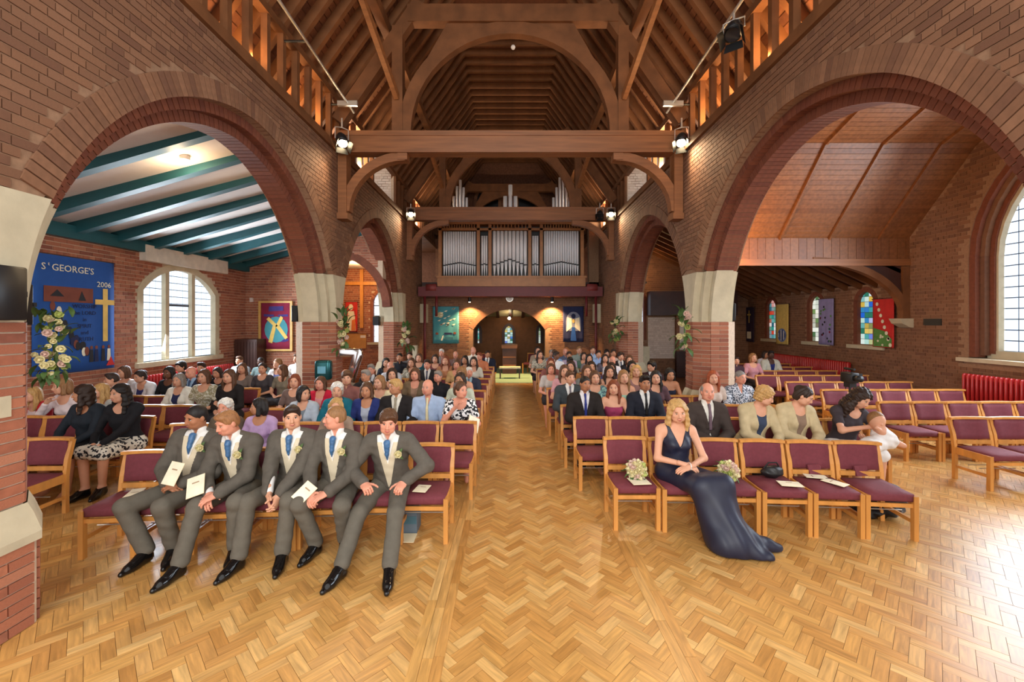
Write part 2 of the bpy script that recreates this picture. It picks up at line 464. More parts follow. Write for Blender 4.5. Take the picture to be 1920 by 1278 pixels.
fo = np_mesh_obj('floor_block_field', V, FF, M_BLOCK, floor, 'stuff')
uvl = fo.data.uv_layers.new(name='UVMap')
UVv = np.stack([np.concatenate([hx, hx], 1), np.concatenate([hy, hy], 1)], 2).reshape(-1, 2)
uvl.data.foreach_set('uv', UVv[FF.ravel()].astype(np.float32).ravel())
# carpet beyond the aisle
MB().box(-2.0, 2.0, 15.6, 20.6, -.01, .012).build('carpet', M_CARPET, floor)

# ---- generic arch-topped opening helpers
def pointed(x0, x1, zs, zt, n=10):
    a = (x1-x0)/2; c0 = (x0+x1)/2; r = zt-zs
    if r >= a*.98:
        R = (a*a+r*r)/(2*a); c = R-a; te = math.acos(min(1, c/R))
        L = [(c0+c-R*math.cos(te*k/n), zs+R*math.sin(te*k/n)) for k in range(n+1)]
        Rr = [(2*c0-x, z) for x, z in reversed(L[:-1])]
        return L+Rr
    R = (a*a+r*r)/(2*r); th = math.asin(min(1, a/R))          # segmental
    return [(c0+R*math.sin(-th+2*th*k/(2*n)), zt-R+R*math.cos(-th+2*th*k/(2*n))) for k in range(2*n+1)]
def inside_arch(x, z, P, zb):
    if z < zb: return False
    poly = [(P[0][0], zb)]+P+[(P[-1][0], zb)]; ins = False; j = len(poly)-1
    for i in range(len(poly)):
        xi, zi = poly[i]; xj, zj = poly[j]
        if (zi > z) != (zj > z) and x < (xj-xi)*(z-zi)/(zj-zi)+xi: ins = not ins
        j = i
    return ins
def wall_with_hole(name, mapf, u0, u1, z0, z1, holes, thick, mats, topf=None):
    """flat wall in (u,z), holes = list of (P curve, zb); mapf(u,d,z) -> point, d = depth behind the face"""
    mb = MB(); us = set(np.arange(u0, u1, .25)); us.add(u1)
    for P, zb in holes:
        for x, z in P: us.add(x)
    us = sorted(us)
    def spans(u):
        top = topf(u) if topf else z1
        for P, zb in holes:
            if P[0][0]+1e-6 < u < P[-1][0]-1e-6:
                for (xa, za), (xb, zb2) in zip(P[:-1], P[1:]):
                    if xa <= u <= xb and xb > xa: return [(z0, zb), (za+(zb2-za)*(u-xa)/(xb-xa), top)]
        return [(z0, top)]
    for a, b in zip(us[:-1], us[1:]):
        if b-a < 1e-5: continue
        sa, sb = spans(a+1e-5+2e-6), spans(b-1e-5-2e-6)
        if len(sa) != len(sb): sa = sb = spans((a+b)/2)
        for (l0, h0), (l1, h1) in zip(sa, sb):
            q = [(a,0,l0),(a,thick,l0),(b,thick,l1),(b,0,l1),(a,0,h0),(a,thick,h0),(b,thick,h1),(b,0,h1)]
            mb.quad8([mapf(*p) for p in q])
    return S(mb.build(name, mats))
def ring(mb, P, zb, w, mapf, d0, d1, m=0, jamb=True):
    """frame of width w outside the curve"""
    Q = ([(P[0][0], zb)] if jamb else [])+P+([(P[-1][0], zb)] if jamb else [])
    out = []; inn = []
    for i, (x, z) in enumerate(Q):
        xa, za = Q[max(0, i-1)]; xb, zb2 = Q[min(len(Q)-1, i+1)]
        dx, dz = xb-xa, zb2-za; l = math.hypot(dx, dz) or 1
        out.append((x-dz/l*w, z+dx/l*w)); inn.append((x+dz/l*.014, z-dx/l*.014))
    for i in range(len(Q)-1):
        a, b, c, d = inn[i], inn[i+1], out[i+1], out[i]
        q = [a, b, c, d]
        mb.quad8([mapf(p[0], d0, p[1]) for p in q]+[mapf(p[0], d1, p[1]) for p in q], m)
def panes(win, P, zb, zt, mapf, d, cols, rows, m, name='pane', gap=.016, u0=None, u1=None):
    u0 = P[0][0] if u0 is None else u0; u1 = P[-1][0] if u1 is None else u1
    cw, rh = (u1-u0)/cols, (zt-zb)/rows
    A_ = Vector(mapf(0,0,0)); ud = Vector(mapf(1,0,0))-A_; me = unit_box(name, m)
    for i in range(cols):
        for j in range(rows):
            u, z = u0+(i+.5)*cw, zb+(j+.5)*rh
            if not any(inside_arch(u+cw*p, z+rh*q, P, zb) for p in (-.46, 0, .46) for q in (-.46, 0, .46)): continue
            obj(name, me, win, mapf(u, d, z), (0,0,math.atan2(ud.y, ud.x)), (cw-gap, .008, rh-gap))

# ---- left aisle
mapL = lambda u, d, z: (XL-d, u, z)
wl = pointed(9.5, 11.85, 2.95, 3.52)
wall_l = wall_with_hole('wall_left', mapL, 1.8, 13.5, 0, 4.0, [(wl, 1.33)], .4, M_MORTAR)
B = Bricks()
B.face((XL, 2.6, 0), (0,1,0), 10.6, 0, 4.0, (1,0,0), lambda c: 9.38 < c.y < 11.97 and (1.22 < c.z < 2.95 or inside_arch(c.y, c.z, pointed(9.3, 12.05, 2.95, 3.70), 1.2)), 0)
B.finish(wall_l, M_BRICK)
win = S(empty('window_1'))
fr = MB(); ring(fr, wl, 1.33, .14, mapL, -.02, .2); fr.build('stone_frame', M_STONE, win)
MB().box(XL-.2, XL+.10, 9.3, 12.05, 1.22, 1.33).build('window_sill', M_STONE, win)
for u in (10.23, 11.07):
    zt_ = wl[len(wl)//2][1]-.01; MB().box(XL-.18, XL-.02, u-.055, u+.055, 1.33, zt_-.02).build('mullion', M_STONE, win)
MB().box(XL-.14, XL-.10, 10.28, 11.02, 2.62, 2.67).build('transom', M_LEAD, win)
for a, b, c in ((9.5, 10.175, 4), (10.285, 11.015, 4), (11.125, 11.85, 4)):
    panes(win, wl, 1.33, 3.53, mapL, .12, c, 13, M_PANE, u0=a, u1=b)
MB().box(XL-.15, XL-.135, 9.5, 11.85, 1.33, 3.5).build('leading', M_LEAD, win)
bb = MB().box(XL, XL+.16, 9.42, 12.15, 3.60, 3.95); o = bb.build('blind_box', mat('cream_paint', (214,204,188), .7)); tag(o, 'long cream blind box above the leaded three-light window', 'blind box')
# west wall of the left aisle with an arch to the room beyond
mapW = lambda Y0: (lambda u, d, z: (u, Y0+d, z))
aw = pointed(-6.05, -3.95, 2.7, 4.2)
topL = lambda u: 4.0+.28*(8.2+u)
ww = wall_with_hole('wall_left_back', mapW(13.2), XL-.3, -NB+.3, 0, 4.0, [(aw, 0)], .35, M_MORTAR, topf=topL)
B = Bricks(); B.face((XL, 13.2, 0), (1,0,0), 4.1, 0, 5.2, (0,-1,0), lambda c: c.z > topL(c.x)-.1 or inside_arch(c.x, c.z, pointed(-6.28, -3.72, 2.7, 4.43), -1), 0)
B.finish(ww, M_BRICK)
vr = MB(); ring(vr, aw, 2.7, .23, mapW(13.2), -.01, .3, jamb=False); vr.build('arch_band', M_MOULD, ww)
w2 = wall_with_hole('wall_left_room', mapW(16.5), -8, -NB+.3, 0, 4.4, [(pointed(-5.32, -4.78, 2.95, 3.42), 1.45)], .35, M_MORTAR)
B = Bricks(); B.face((-8, 16.5, 0), (1,0,0), 3.9, 0, 4.3, (0,-1,0), lambda c: inside_arch(c.x, c.z, pointed(-5.42, -4.68, 2.95, 3.52), 1.35), 0); B.finish(w2, M_BRICK, limit=60)
win = S(empty('window_2'))
fr = MB(); ring(fr, pointed(-5.32, -4.78, 2.95, 3.42), 1.45, .1, mapW(16.5), -.01, .2); fr.build('stone_frame', M_BRICK, win)
MB().box(-5.5, -4.6, 16.38, 16.6, 1.36, 1.45).build('window_sill', M_STONE, win)
panes(win, pointed(-5.32, -4.78, 2.95, 3.42), 1.45, 3.42, mapW(16.5), .14, 4, 9, M_PANE)
for z in (2.45, 2.85): MB().box(-5.32, -4.78, 16.6, 16.63, z, z+.035).build('glazing_bar', M_LEAD, win)
S(MB().box(-8.2, -NB, 13.5, 16.5, 4.3, 4.4).build('ceiling_left_room', M_WHITE))
S(MB().box(-8.3, -8.1, 13.5, 16.6, 0, 4.4).build('wall_left_room_side', M_MORTAR))
# white ceiling with teal beams
cl = MB(); cl.quad8([(XL-.3,1.8,4.0),(-NB+.2,1.8,5.1),(-NB+.2,13.5,5.1),(XL-.3,13.5,4.0),(XL-.3,1.8,4.1),(-NB+.2,1.8,5.2),(-NB+.2,13.5,5.2),(XL-.3,13.5,4.1)])
ceil_l = S(cl.build('ceiling_left', M_WHITE))
zc_ = lambda x: 4.0+.2895*(8.2+.3+x)-.0
for k in range(10):
    y = 4.55+.86*k
    MB().beam((XL, y, zc_(XL)-.11), (-NB+.1, y, zc_(-NB+.1)-.11), .14, .24).build('ceiling_beam', M_TEAL, ceil_l)
MB().box(XL, XL+.14, 2.0, 13.2, 3.78, 4.02).build('wall_plate', M_TEAL, ceil_l)
MB().beam((XL, 13.12, 4.0), (-NB, 13.12, 5.08), .14, .24).build('ceiling_beam', M_TEAL, ceil_l)

# ---- right aisle and its transept
mapR = lambda u, d, z: (XR+d, u, z)
gp = [(1.9,4.25),(3.9,5.95),(6.4,6.8),(8.85,5.95),(10.4,4.25)]
def gtop(y):
    if y > 10.4: return 3.25
    for (a, za), (b, zb) in zip(gp[:-1], gp[1:]):
        if a <= y <= b: return za+(zb-za)*(y-a)/(b-a)
    return 4.25
wr = pointed(3.96, 9.04, 3.6, 6.15); lan = [pointed(c-.28, c+.28, 2.75, 3.08) for c in (11.65, 13.55, 15.85)]
lanr = [pointed(c-.62, c+.62, 2.45, 3.2) for c in (11.65, 13.55, 15.85)]
wall_r = wall_with_hole('wall_right', mapR, 1.9, 17.6, 0, 3.2, [(wr, 1.46)]+[(p, 1.62) for p in lan], .55, M_MORTARD, topf=gtop)
B = Bricks()
B.face((XR, 4.2, 0), (0,1,0), 13.3, 0, 6.8, (-1,0,0), lambda c: c.z > gtop(c.y)-.05 or (3.8 < c.y < 9.15 and (1.4 < c.z < 3.6 or inside_arch(c.y, c.z, pointed(3.85, 9.15, 3.6, 6.28), 1.3))) or any(abs(c.y-q) < .4 and 1.55 < c.z < 3.1 for q in (11.65, 13.55, 15.85)), 0)
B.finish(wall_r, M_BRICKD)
win = S(empty('window_3'))
for i, (w0, d0, d1) in enumerate(((.0, .0, .22), (.09, .10, .36), (.18, .2, .5))):
    Pn = pointed(3.96+w0+.1, 9.04-w0-.1, 3.6, 6.15-(w0+.1)*1.1)
    fr = MB(); ring(fr, Pn, 1.50+.04*i, .12, mapR, d0+.02, d1+.02); fr.build('window_order', M_MOULD if i != 1 else M_BRICKD, win)
MB().box(XR-.1, XR+.5, 3.8, 9.2, 1.40, 1.48).build('window_sill', M_STONE, win)
Pg = pointed(4.28, 8.72, 3.55, 5.75)
fr = MB(); ring(fr, Pg, 1.62, .1, mapR, .26, .5); fr.build('stone_frame', M_STONE, win)
MB().box(XR+.25, XR+.5, 4.1, 8.9, 1.48, 1.64).build('stone_frame', M_STONE, win)
panes(win, Pg, 1.64, 5.76, mapR, .38, 17, 19, M_PANE, gap=.022)
MB().box(XR+.40, XR+.415, 4.28, 8.72, 1.64, 4.6).build('leading', M_LEAD, win)
for u in (5.76, 7.24): MB().box(XR+.3, XR+.42, u-.06, u+.06, 1.64, 5.2).build('mullion', M_STONE, win)
MB().box(XR+.5, XR+.55, 3.8, 9.2, 1.4, 6.3).build('window_back', M_LEAD, win)
GL = [piece_mat('stained_glass_%d' % i, c, .3) for i, c in enumerate([
    [(200,225,235),(60,150,150),(30,90,200),(235,240,240),(90,180,170),(220,180,60),(40,110,90)],
    [(225,235,225),(120,150,90),(60,100,70),(240,240,230),(90,90,60),(200,210,200)],
    [(40,140,130),(120,190,190),(30,90,110),(230,240,240),(190,60,40),(60,160,140)]])]
for g in GL:
    b_ = g.node_tree.nodes['Principled BSDF']; mx_ = [l.from_socket for l in g.node_tree.links if l.to_socket == b_.inputs['Base Color']][0]
    g.node_tree.links.new(mx_, b_.inputs['Emission Color']); b_.inputs['Emission Strength'].default_value = .75
for k, c in enumerate((11.65, 13.55, 15.85)):
    win = S(empty('window_%d' % (4+k)))
    fr = MB(); ring(fr, lan[k], 1.62, .12, mapR, -.012, .3); fr.build('brick_frame', M_MOULD, win)
    MB().box(XR-.06, XR+.3, c-.6, c+.6, 1.5, 1.60).build('window_sill', M_STONE, win)
    panes(win, lan[k], 1.62, 3.08, mapR, .09, 4, 10, GL[k], gap=.012)
    MB().box(XR+.105, XR+.12, c-.28, c+.28, 1.62, 3.05).build('leading', M_LEAD, win)
# boarded transept ceiling
bd = MB()
for (a, za), (b, zb) in zip(gp[:-1], gp[1:]):
    L_ = math.hypot(b-a, zb-za); n = int(L_/.11)
    for k in range(n):
        t0, t1 = (k+.04)/n, (k+.96)/n; y0, z0, y1, z1 = a+(b-a)*t0, za+(zb-za)*t0, a+(b-a)*t1, za+(zb-za)*t1
        bd.quad8([(NB-.2,y0,z0),(XR+.1,y0,z0),(XR+.1,y1,z1),(NB-.2,y1,z1),(NB-.2,y0,z0+.03),(XR+.1,y0,z0+.03),(XR+.1,y1,z1+.03),(NB-.2,y1,z1+.03)])
ce = MB()
for (a, za), (b, zb) in zip(gp[:-1], gp[1:]):
    ce.quad8([(NB-.2,a,za+.02),(XR+.5,a,za+.02),(XR+.5,b,zb+.02),(NB-.2,b,zb+.02),(NB-.2,a,za+.1),(XR+.5,a,za+.1),(XR+.5,b,zb+.1),(NB-.2,b,zb+.1)])
ceil_r = S(ce.build('ceiling_right', M_DARKW)); bd.build('ceiling_board_field', M_PINE, ceil_r)['kind'] = 'stuff'
for x in (5.35, 6.55, 7.75, 8.95):
    for (a, za), (b, zb) in zip(gp[:-1], gp[1:]):
        MB().beam((x, a, za-.02), (x, b, zb-.02), .07, .05, up=(1,0,0)).build('batten', M_PINE, ceil_r)
# fascia beam between transept and aisle, with its curved brace and stone corbel
tr = S(empty('trim_1', (0,0,0)))
for k in range(27):
    x = NB+k*.2; MB().box(x+.004, x+.196, 10.36, 10.42, 3.72, 4.27).build('fascia_board', M_PINE, tr)
MB().box(NB, XR, 10.33, 10.5, 3.60, 3.76).build('transverse_beam', M_BEAM, tr)
MB().box(NB, XR, 10.42, 10.5, 3.6, 4.4).build('fascia_back', M_DARKW, tr)
br = MB()
for k in range(12):
    t0, t1 = PI/2*k/12, PI/2*(k+1)/12; cx_, cz_, rx, rz = 7.35, 2.3, 2.2, 1.35
    f = lambda t, g: (cx_+(rx+g)*math.sin(t), cz_+(rz+g)*math.cos(t))
    a, b, c, d = f(t0, 0), f(t1, 0), f(t1, .16), f(t0, .16)
    br.quad8([(p[0], 10.34, p[1]) for p in (a,b,c,d)]+[(p[0], 10.48, p[1]) for p in (a,b,c,d)])
br.build('curved_brace', M_ROOFW, tr)
sp_ = MB(); pts = [(7.35+2.3*math.sin(PI/2*k/12), 10.40, 2.3+1.45*math.cos(PI/2*k/12)) for k in range(13)]+[(9.7, 10.40, 3.7)]
sp_.prism(pts, (0,.04,0)); sp_.build('spandrel_panel', M_DARKW, tr)
MB().prism([(9.7,10.25,2.32),(9.35,10.25,2.32),(9.42,10.25,2.2),(9.62,10.25,2.1),(9.7,10.25,2.1)], (0,.3,0)).build('corbel', M_STONE, tr)
MB().box(9.52, 9.69, 10.345, 10.49, 2.32, 3.59).build('wall_post', M_ROOFW, tr)
# low aisle roof beyond
lr = MB(); lr.quad8([(NB-.1,10.4,5.75),(XR+.3,10.4,3.2),(XR+.3,17.6,3.2),(NB-.1,17.6,5.75),(NB-.1,10.4,5.85),(XR+.3,10.4,3.3),(XR+.3,17.6,3.3),(NB-.1,17.6,5.85)])
ceil_a = S(lr.build('ceiling_right_aisle', M_ROOFB))
for k in range(14):
    y = 10.8+.5*k; MB().beam((XR, y, 3.2), (NB, y, 5.66), .08, .14).build('rafter', M_ROOFW, ceil_a)
# west wall of the right aisle
ww = wall_with_hole('wall_right_back', mapW(17.4), 3.2, XR+.3, 0, 6.3, [(pointed(5.05, 5.45, 3.15, 3.45), 1.5)], .3, M_MORTARD)
B = Bricks(); B.face((4.4, 17.4, 0), (1,0,0), 5.3, 0, 5.6, (0,-1,0), lambda c: inside_arch(c.x, c.z, pointed(4.95, 5.55, 3.15, 3.55), 1.4) or 5.55 < c.x < 8.6 and .7 < c.z < 3.5, 0); B.finish(ww, M_BRICKD, limit=40)
win = S(empty('window_7')); fr = MB(); ring(fr, pointed(5.05, 5.45, 3.15, 3.45), 1.5, .1, mapW(17.4), -.02, .2); fr.build('brick_frame', M_MOULD, win)
panes(win, pointed(5.05, 5.45, 3.15, 3.45), 1.5, 3.45, mapW(17.4), .14, 2, 8, M_PANE)
MB().box(5.0, 5.5, 17.56, 17.58, 1.5, 3.3).build('leading', M_LEAD, win)
M_WBRICK = piece_mat('white_painted_brick', [(214,196,182),(222,206,192),(206,188,174)], .7, var=.06)
B = Bricks(); B.face((5.6, 17.38, .75), (1,0,0), 1.1, .75, 2.42, (0,-1,0), None, .0); pw = S(MB().box(5.6, 6.7, 17.38, 17.4, .75, 2.42).build('wall_right_back_panel', M_MORTAR)); B.finish(pw, M_WBRICK, limit=100)
dr = S(empty('door_1')); MB().box(6.7, 8.6, 17.2, 17.36, .0, 1.05).build('counter_front', M_DARKW, dr); MB().box(6.7, 6.82, 17.2, 17.36, 1.05, 2.5).build('door_frame', M_BEAM, dr)
MB().box(6.82, 8.6, 17.3, 17.34, 1.1, 2.42).build('hatch_panel', mat('hatch_cream', (232,220,204), .5), dr); MB().box(8.5, 8.6, 17.2, 17.36, 1.05, 2.5).build('door_frame', M_BEAM, dr)
MB().box(5.55, 9.0, 16.9, 17.36, 2.5, 3.45).build('canopy', M_DARKW, dr); MB().box(5.0, 5.58, 17.1, 17.38, 0, 1.25).build('cupboard', mat('cream_board', (222,210,176), .6), dr)

# ---- west wall of the nave with its wide arch, and the room beyond
ap = pointed(-1.52, 1.42, 1.93, 2.76)
wb = wall_with_hole('wall_back', mapW(17.4), -NB, NB, 0, 3.7, [(ap, 0)], .5, M_MORTARD)
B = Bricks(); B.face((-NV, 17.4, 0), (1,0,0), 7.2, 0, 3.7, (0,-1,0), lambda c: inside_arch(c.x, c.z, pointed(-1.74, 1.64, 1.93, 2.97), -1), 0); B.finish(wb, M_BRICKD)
vr = MB(); ring(vr, ap, 0, .22, mapW(17.4), -.012, .4, jamb=False); vr.build('arch_band', M_BRICKD, wb)
rb = S(MB().box(-2.4, 2.4, 20.8, 21, 0, 3.5).box(-2.4, -2.2, 17.9, 20.8, 0, 3.5).box(2.2, 2.4, 17.9, 20.8, 0, 3.5).build('wall_back_room', mat('umber_plaster', (128,84,54), .85)))
cr_ = MB(); cr_.quad8([(-2.4,17.9,3.3),(2.4,17.9,3.3),(2.4,20.8,2.5),(-2.4,20.8,2.5),(-2.4,17.9,3.4),(2.4,17.9,3.4),(2.4,20.8,2.6),(-2.4,20.8,2.6)]); crm = S(cr_.build('ceiling_back_room', mat('cream_ceiling', (204,192,160), .9)))
for k in range(7): MB().beam((-1.8+.6*k, 17.95, 3.24), (-1.8+.6*k, 20.7, 2.46), .08, .14, up=(1,0,0)).build('rafter', M_DARKW, crm)
for k, (xc, w, h) in enumerate(((-.08, .20, .85), (1.42, .06, .8), (-1.55, .05, .8))):
    win = S(empty('window_%d' % (8+k))); zb = 1.2; P = pointed(xc-w, xc+w, zb+h-.3, zb+h); fr = MB(); ring(fr, P, zb, .12, mapW(20.78), -.04, .0); fr.build('stone_frame', M_DARKW, win)
    panes(win, P, zb, zb+h, mapW(20.78), -.01, 3 if k == 0 else 1, 8, GL[k % 3], gap=.012)
# organ loft floor, gable wall above
S(MB().box(-NB, NB, 17.4, 21.8, 3.7, 3.85).build('floor_loft', M_DARKW))
S(MB().box(-NB-.4, NB+.4, 21.6, 21.9, 3.7, 12.6).build('wall_gable', mat('loft_brick', (122,80,58), .9, var=.2, scale=12)))
for k, x in enumerate((-1.15, .95)):
    win = S(empty('window_%d' % (11+k))); P = pointed(x-.55, x+.55, 8.3, 9.2); m_ = MB(); m_.prism([(a, 21.55, b) for a, b in [(x-.55, 6.9)]+P+[(x+.55, 6.9)]], (0,.04,0)); m_.build('pane', mat('unlit_glass', (24,26,30), .3), win)
    fr = MB(); ring(fr, P, 6.9, .14, mapW(21.6), -.08, .0); fr.build('stone_frame', M_BRICKD, win)

# ---- nave roof
RZ = lambda x: 7.07+(3.65-abs(x))*1.4
DY0, DY1 = 11.4, 13.6
SEG = [(2, DY0, 4.75), (DY0, DY1, 3.74), (DY1, 21.8, 4.75)]
roof = MB()
for s in (-1, 1):
    for ya, yb, xm in SEG:
        roof.quad8([(0,ya,RZ(0)+.25),(s*xm,ya,RZ(xm)+.25),(s*xm,yb,RZ(xm)+.25),(0,yb,RZ(0)+.25),(0,ya,RZ(0)+.35),(s*xm,ya,RZ(xm)+.35),(s*xm,yb,RZ(xm)+.35),(0,yb,RZ(0)+.35)])
ceil = S(roof.build('ceiling', M_DARKW))
bd = MB()
for s in (-1, 1):
    for ya, yb, xm in SEG:
        x = .1
        while x < xm-.05:
            x1 = x+.075
            bd.quad8([(s*x,ya,RZ(x)+.2),(s*x1,ya,RZ(x1)+.2),(s*x1,yb,RZ(x1)+.2),(s*x,yb,RZ(x)+.2),(s*x,ya,RZ(x)+.24),(s*x1,ya,RZ(x1)+.24),(s*x1,yb,RZ(x1)+.24),(s*x,yb,RZ(x)+.24)]); x += .085
bd.build('roof_board_field', M_ROOFB, ceil)['kind'] = 'stuff'
me_r = {}
for s in (-1, 1):
    me_r[s] = MB().beam((s*1.2, 0, RZ(1.2)+.09), (s*4.62, 0, RZ(4.62)+.09), .10, .19).mesh('rafter', M_ROOFW)
    me_r[s, 'd'] = MB().beam((s*1.2, 0, RZ(1.2)+.09), (s*3.72, 0, RZ(3.72)+.09), .10, .19).mesh('rafter', M_ROOFW)
    me_r[s, 's'] = MB().box(s*3.70-.05, s*3.70+.05, -.045, .045, ZW+.03, RZ(3.7)+.05).mesh('ashlar_post', M_ROOFW)
me_r['c'] = MB().box(-1.45, 1.45, -.045, .045, 10.2, 10.36).mesh('collar', M_ROOFW)
for k in range(43):
    y = 2.4+.45*k; dm = DY0-.05 < y < DY1+.05
    for s in (-1, 1):
        obj('rafter', me_r[s, 'd'] if dm else me_r[s], ceil, (0, y, 0))
        if not dm or k % 5 == 0: obj('ashlar_post', me_r[s, 's'], ceil, (0, y, 0))
    obj('collar', me_r['c'], ceil, (0, y, 0))
MB().box(-1.5, 1.5, 2, 21.6, 10.37, 10.4).build('collar_boarding', M_ROOFB, ceil)
for s in (-1, 1):
    MB().box(s*3.70-.07, s*3.70+.07, 2.2, 21.6, RZ(3.7)-.12, RZ(3.7)+.0).build('purlin', M_ROOFW, ceil)
    MB().box(s*2.62-.09, s*2.62+.09, 2.2, 21.6, RZ(2.62)-.22, RZ(2.62)+.0).build('purlin', M_ROOFW, ceil)

def truss(Y, label):
    t = empty('roof_truss', (0, Y, 0)); tag(t, label, 'roof truss', 'roof trusses of the nave')
    MB().box(-3.6, 3.6, -.15, .15, 5.76, 6.21).build('tie_beam', M_BEAM, t)
    MB().box(-3.6, 3.6, -.17, .17, 6.10, 6.16).build('beam_moulding', M_BEAM, t)
    MB().box(-2.15, 2.25, -.12, .12, 8.5, 8.86).build('collar_beam', M_ROOFW, t)
    for s in (-1, 1):
        MB().box(s*2.36-.11, s*2.36+.11, -.11, .11, 6.21, 8.42).build('queen_post', M_ROOFW, t)
        MB().beam((s*3.62, 0, 6.45), (s*1.9, 0, 6.45+1.72*1.45), .2, .26).build('principal_rafter', M_ROOFW, t)
        MB().beam((s*2.36, -.1, 6.9), (s*2.72, -1.55, 8.25), .10, .12).build('wind_brace', M_BEAM, t)
        MB().box(s*3.5-.09, s*3.5+.09, -.13, .13, 4.5, 5.76).build('wall_post', M_ROOFW if False else M_BEAM, t)
        a = MB()
        for k in range(14):
            f = lambda tt, g: (s*(2.28+g)*math.cos(tt)*1.0, 6.21+(2.25+g)*math.sin(tt))
            t0, t1 = PI/2*k/14, PI/2*(k+1)/14; i_, o_ = -.2, .06
            q = [f(t0, i_), f(t0, o_), f(t1, o_), f(t1, i_)]
            a.quad8([(x, -.09, z) for x, z in q]+[(x, .09, z) for x, z in q])
        a.build('arch_brace', M_ROOFW, t)
        sp = MB(); pts = [(s*(2.3)*math.cos(PI/2*k/10), -.05, 6.21+2.28*math.sin(PI/2*k/10)) for k in range(3, 11)]+[(0, -.05, 8.55), (s*1.3, -.05, 8.55)]
        sp.prism(pts, (0,.1,0)); sp.build('spandrel', M_ROOFW, t)
        a = MB()
        for k in range(10):
            f = lambda tt, g: (s*(2.25+(1.22+g)*(1-0)*0+1.22*(1-math.cos(tt))*0+ (1.2-(1.2-g*0)*0)*0), 0)
            t0, t1 = PI/2*k/10, PI/2*(k+1)/10
            g_ = lambda tt, d: (s*(2.2+(1.25+d)*math.sin(tt)), 4.55+(1.15+d)*math.cos(tt))
            q = [g_(t0, -.09), g_(t0, .09), g_(t1, .09), g_(t1, -.09)]
            a.quad8([(x, -.1, z) for x, z in q]+[(x, .1, z) for x, z in q])
        a.build('curved_brace', M_BEAM, t)
        MB().box(s*3.5-.12, s*3.5+.12, -.15, .15, 4.38, 4.5).build('corbel', M_STONE if False else M_BEAM, t)
        MB().box(s*2.25-.1, s*2.25+.1, -.12, .12, 5.62, 5.76).build('brace_boss', M_BEAM, t)
    return t
truss(9.0, 'nearest great timber truss with lit tie beam across the nave')
truss(14.9, 'second timber truss crossing just in front of the organ pipes')
truss(20.6, 'farthest dark timber truss against the gable behind the organ')
# dormers of the second bay: whitewashed cheeks and a bright little window, either side
for s, nm in ((-1, 'left'), (1, 'right')):
    ck = MB(); ck.prism([(s*3.72, DY1, 5.86), (s*5.3, DY1, 5.86), (s*5.3, DY1, 7.3), (s*3.72, DY1, 7.3)], (0,.1,0))
    w_ = S(ck.build('wall_dormer_'+nm, M_MORTAR)); B = Bricks(); B.face((3.74 if s > 0 else -5.3, DY1, 5.9), (1,0,0), 1.5, 5.9, 7.2, (0,-1,0), None, 0); B.finish(w_, M_WBRICK, limit=120)
    S(MB().box(min(s*3.7, s*5.4), max(s*3.7, s*5.4), DY0-.1, DY1+.1, 7.25, 7.35).build('ceiling_dormer_'+nm, M_WHITE))
    S(MB().box(min(s*5.2, s*5.35), max(s*5.2, s*5.35), DY0-.1, DY1, 5.6, 6.1).box(min(s*5.2, s*5.35), max(s*5.2, s*5.35), DY0-.1, DY1, 6.95, 7.3).build('wall_dormer_'+nm+'_outer', M_WHITE))
    S(MB().box(min(s*4.3, s*5.4), max(s*4.3, s*5.4), DY0-.1, DY1, 5.72, 5.84).build('floor_dormer_'+nm, M_WHITE))
    win = S(empty('window_%d' % (13 if s < 0 else 14)))
    for k in range(4): MB().box(min(s*5.24, s*5.26), max(s*5.24, s*5.26), DY0+.55*k+.02, DY0+.55*k+.53, 6.1, 6.95).build('pane', M_PANE, win)
    for k in range(5): MB().box(min(s*5.18, s*5.3), max(s*5.18, s*5.3), DY0+.55*k-.03, DY0+.55*k+.03, 6.1, 6.95).build('window_bar', M_LEAD, win)
# ================================================================== fittings
# ---- organ
M_ORGW = mat('organ_oak', (164,108,58), .45, var=.15, scale=5); M_PIPE = mat('organ_pipe_metal', (244,247,252), .40, metal=0, var=.02); M_PIPED = mat('pipe_mouth', (40,44,50), .6)
org = empty('organ', (0, 16.6, 3.6)); tag(org, 'pipe organ with silver pipes in an oak case high on the west wall', 'organ')
MB().box(-2.8, 2.88, -.25, .5, 0, .38).build('case_ledge', M_ORGW, org); MB().box(-2.84, 2.92, -.28, -.2, .32, .40).build('ledge_moulding', M_ORGW, org)
MB().box(-2.78, 2.86, .34, .5, .38, 2.36).build('case_back', M_BLACK, org)
def pipe(x, w, z0, z1, zf):
    f = MB(); r = w*.49
    f.tube([(x, 0, z0), (x, 0, zf)], [r*.28, r], 8); f.tube([(x, 0, zf+.03), (x, 0, z1)], r, 8)
    p = f.build('pipe', M_PIPE, org, smooth=True)
    MB().box(x-r*.9, x+r*.9, -r*1.02, -r*.6, zf-.005, zf+.04).build('pipe_mouth', M_PIPED, p)
def flat(x0, x1, n, z1, base, rise):
    w = (x1-x0)/n
    for k in range(n):
        t = 1-abs((k+.5)/n*2-1); pipe(x0+(k+.5)*w, w*.95, .42, z1, base+rise*t)
flat(-2.62, -1.34, 14, 2.14, .80, .12); flat(-1.14, -.88, 3, 1.98, .82, .05); flat(-.70, .66, 9, 2.16, .80, .24); flat(.84, 1.10, 3, 1.98, .82, .05); flat(1.30, 2.66, 15, 2.16, .82, .13)
for x in (-2.72, -1.24, -.79, .75, 1.2, 2.78): MB().box(x-.06, x+.06, -.12, .1, .38, 2.42).build('case_post', M_ORGW, org)
MB().box(-2.8, 2.88, -.12, .1, 2.18, 2.26).build('case_rail', M_ORGW, org); MB().box(-2.84, 2.92, -.16, .3, 2.40, 2.52).build('cornice', M_ORGW, org)
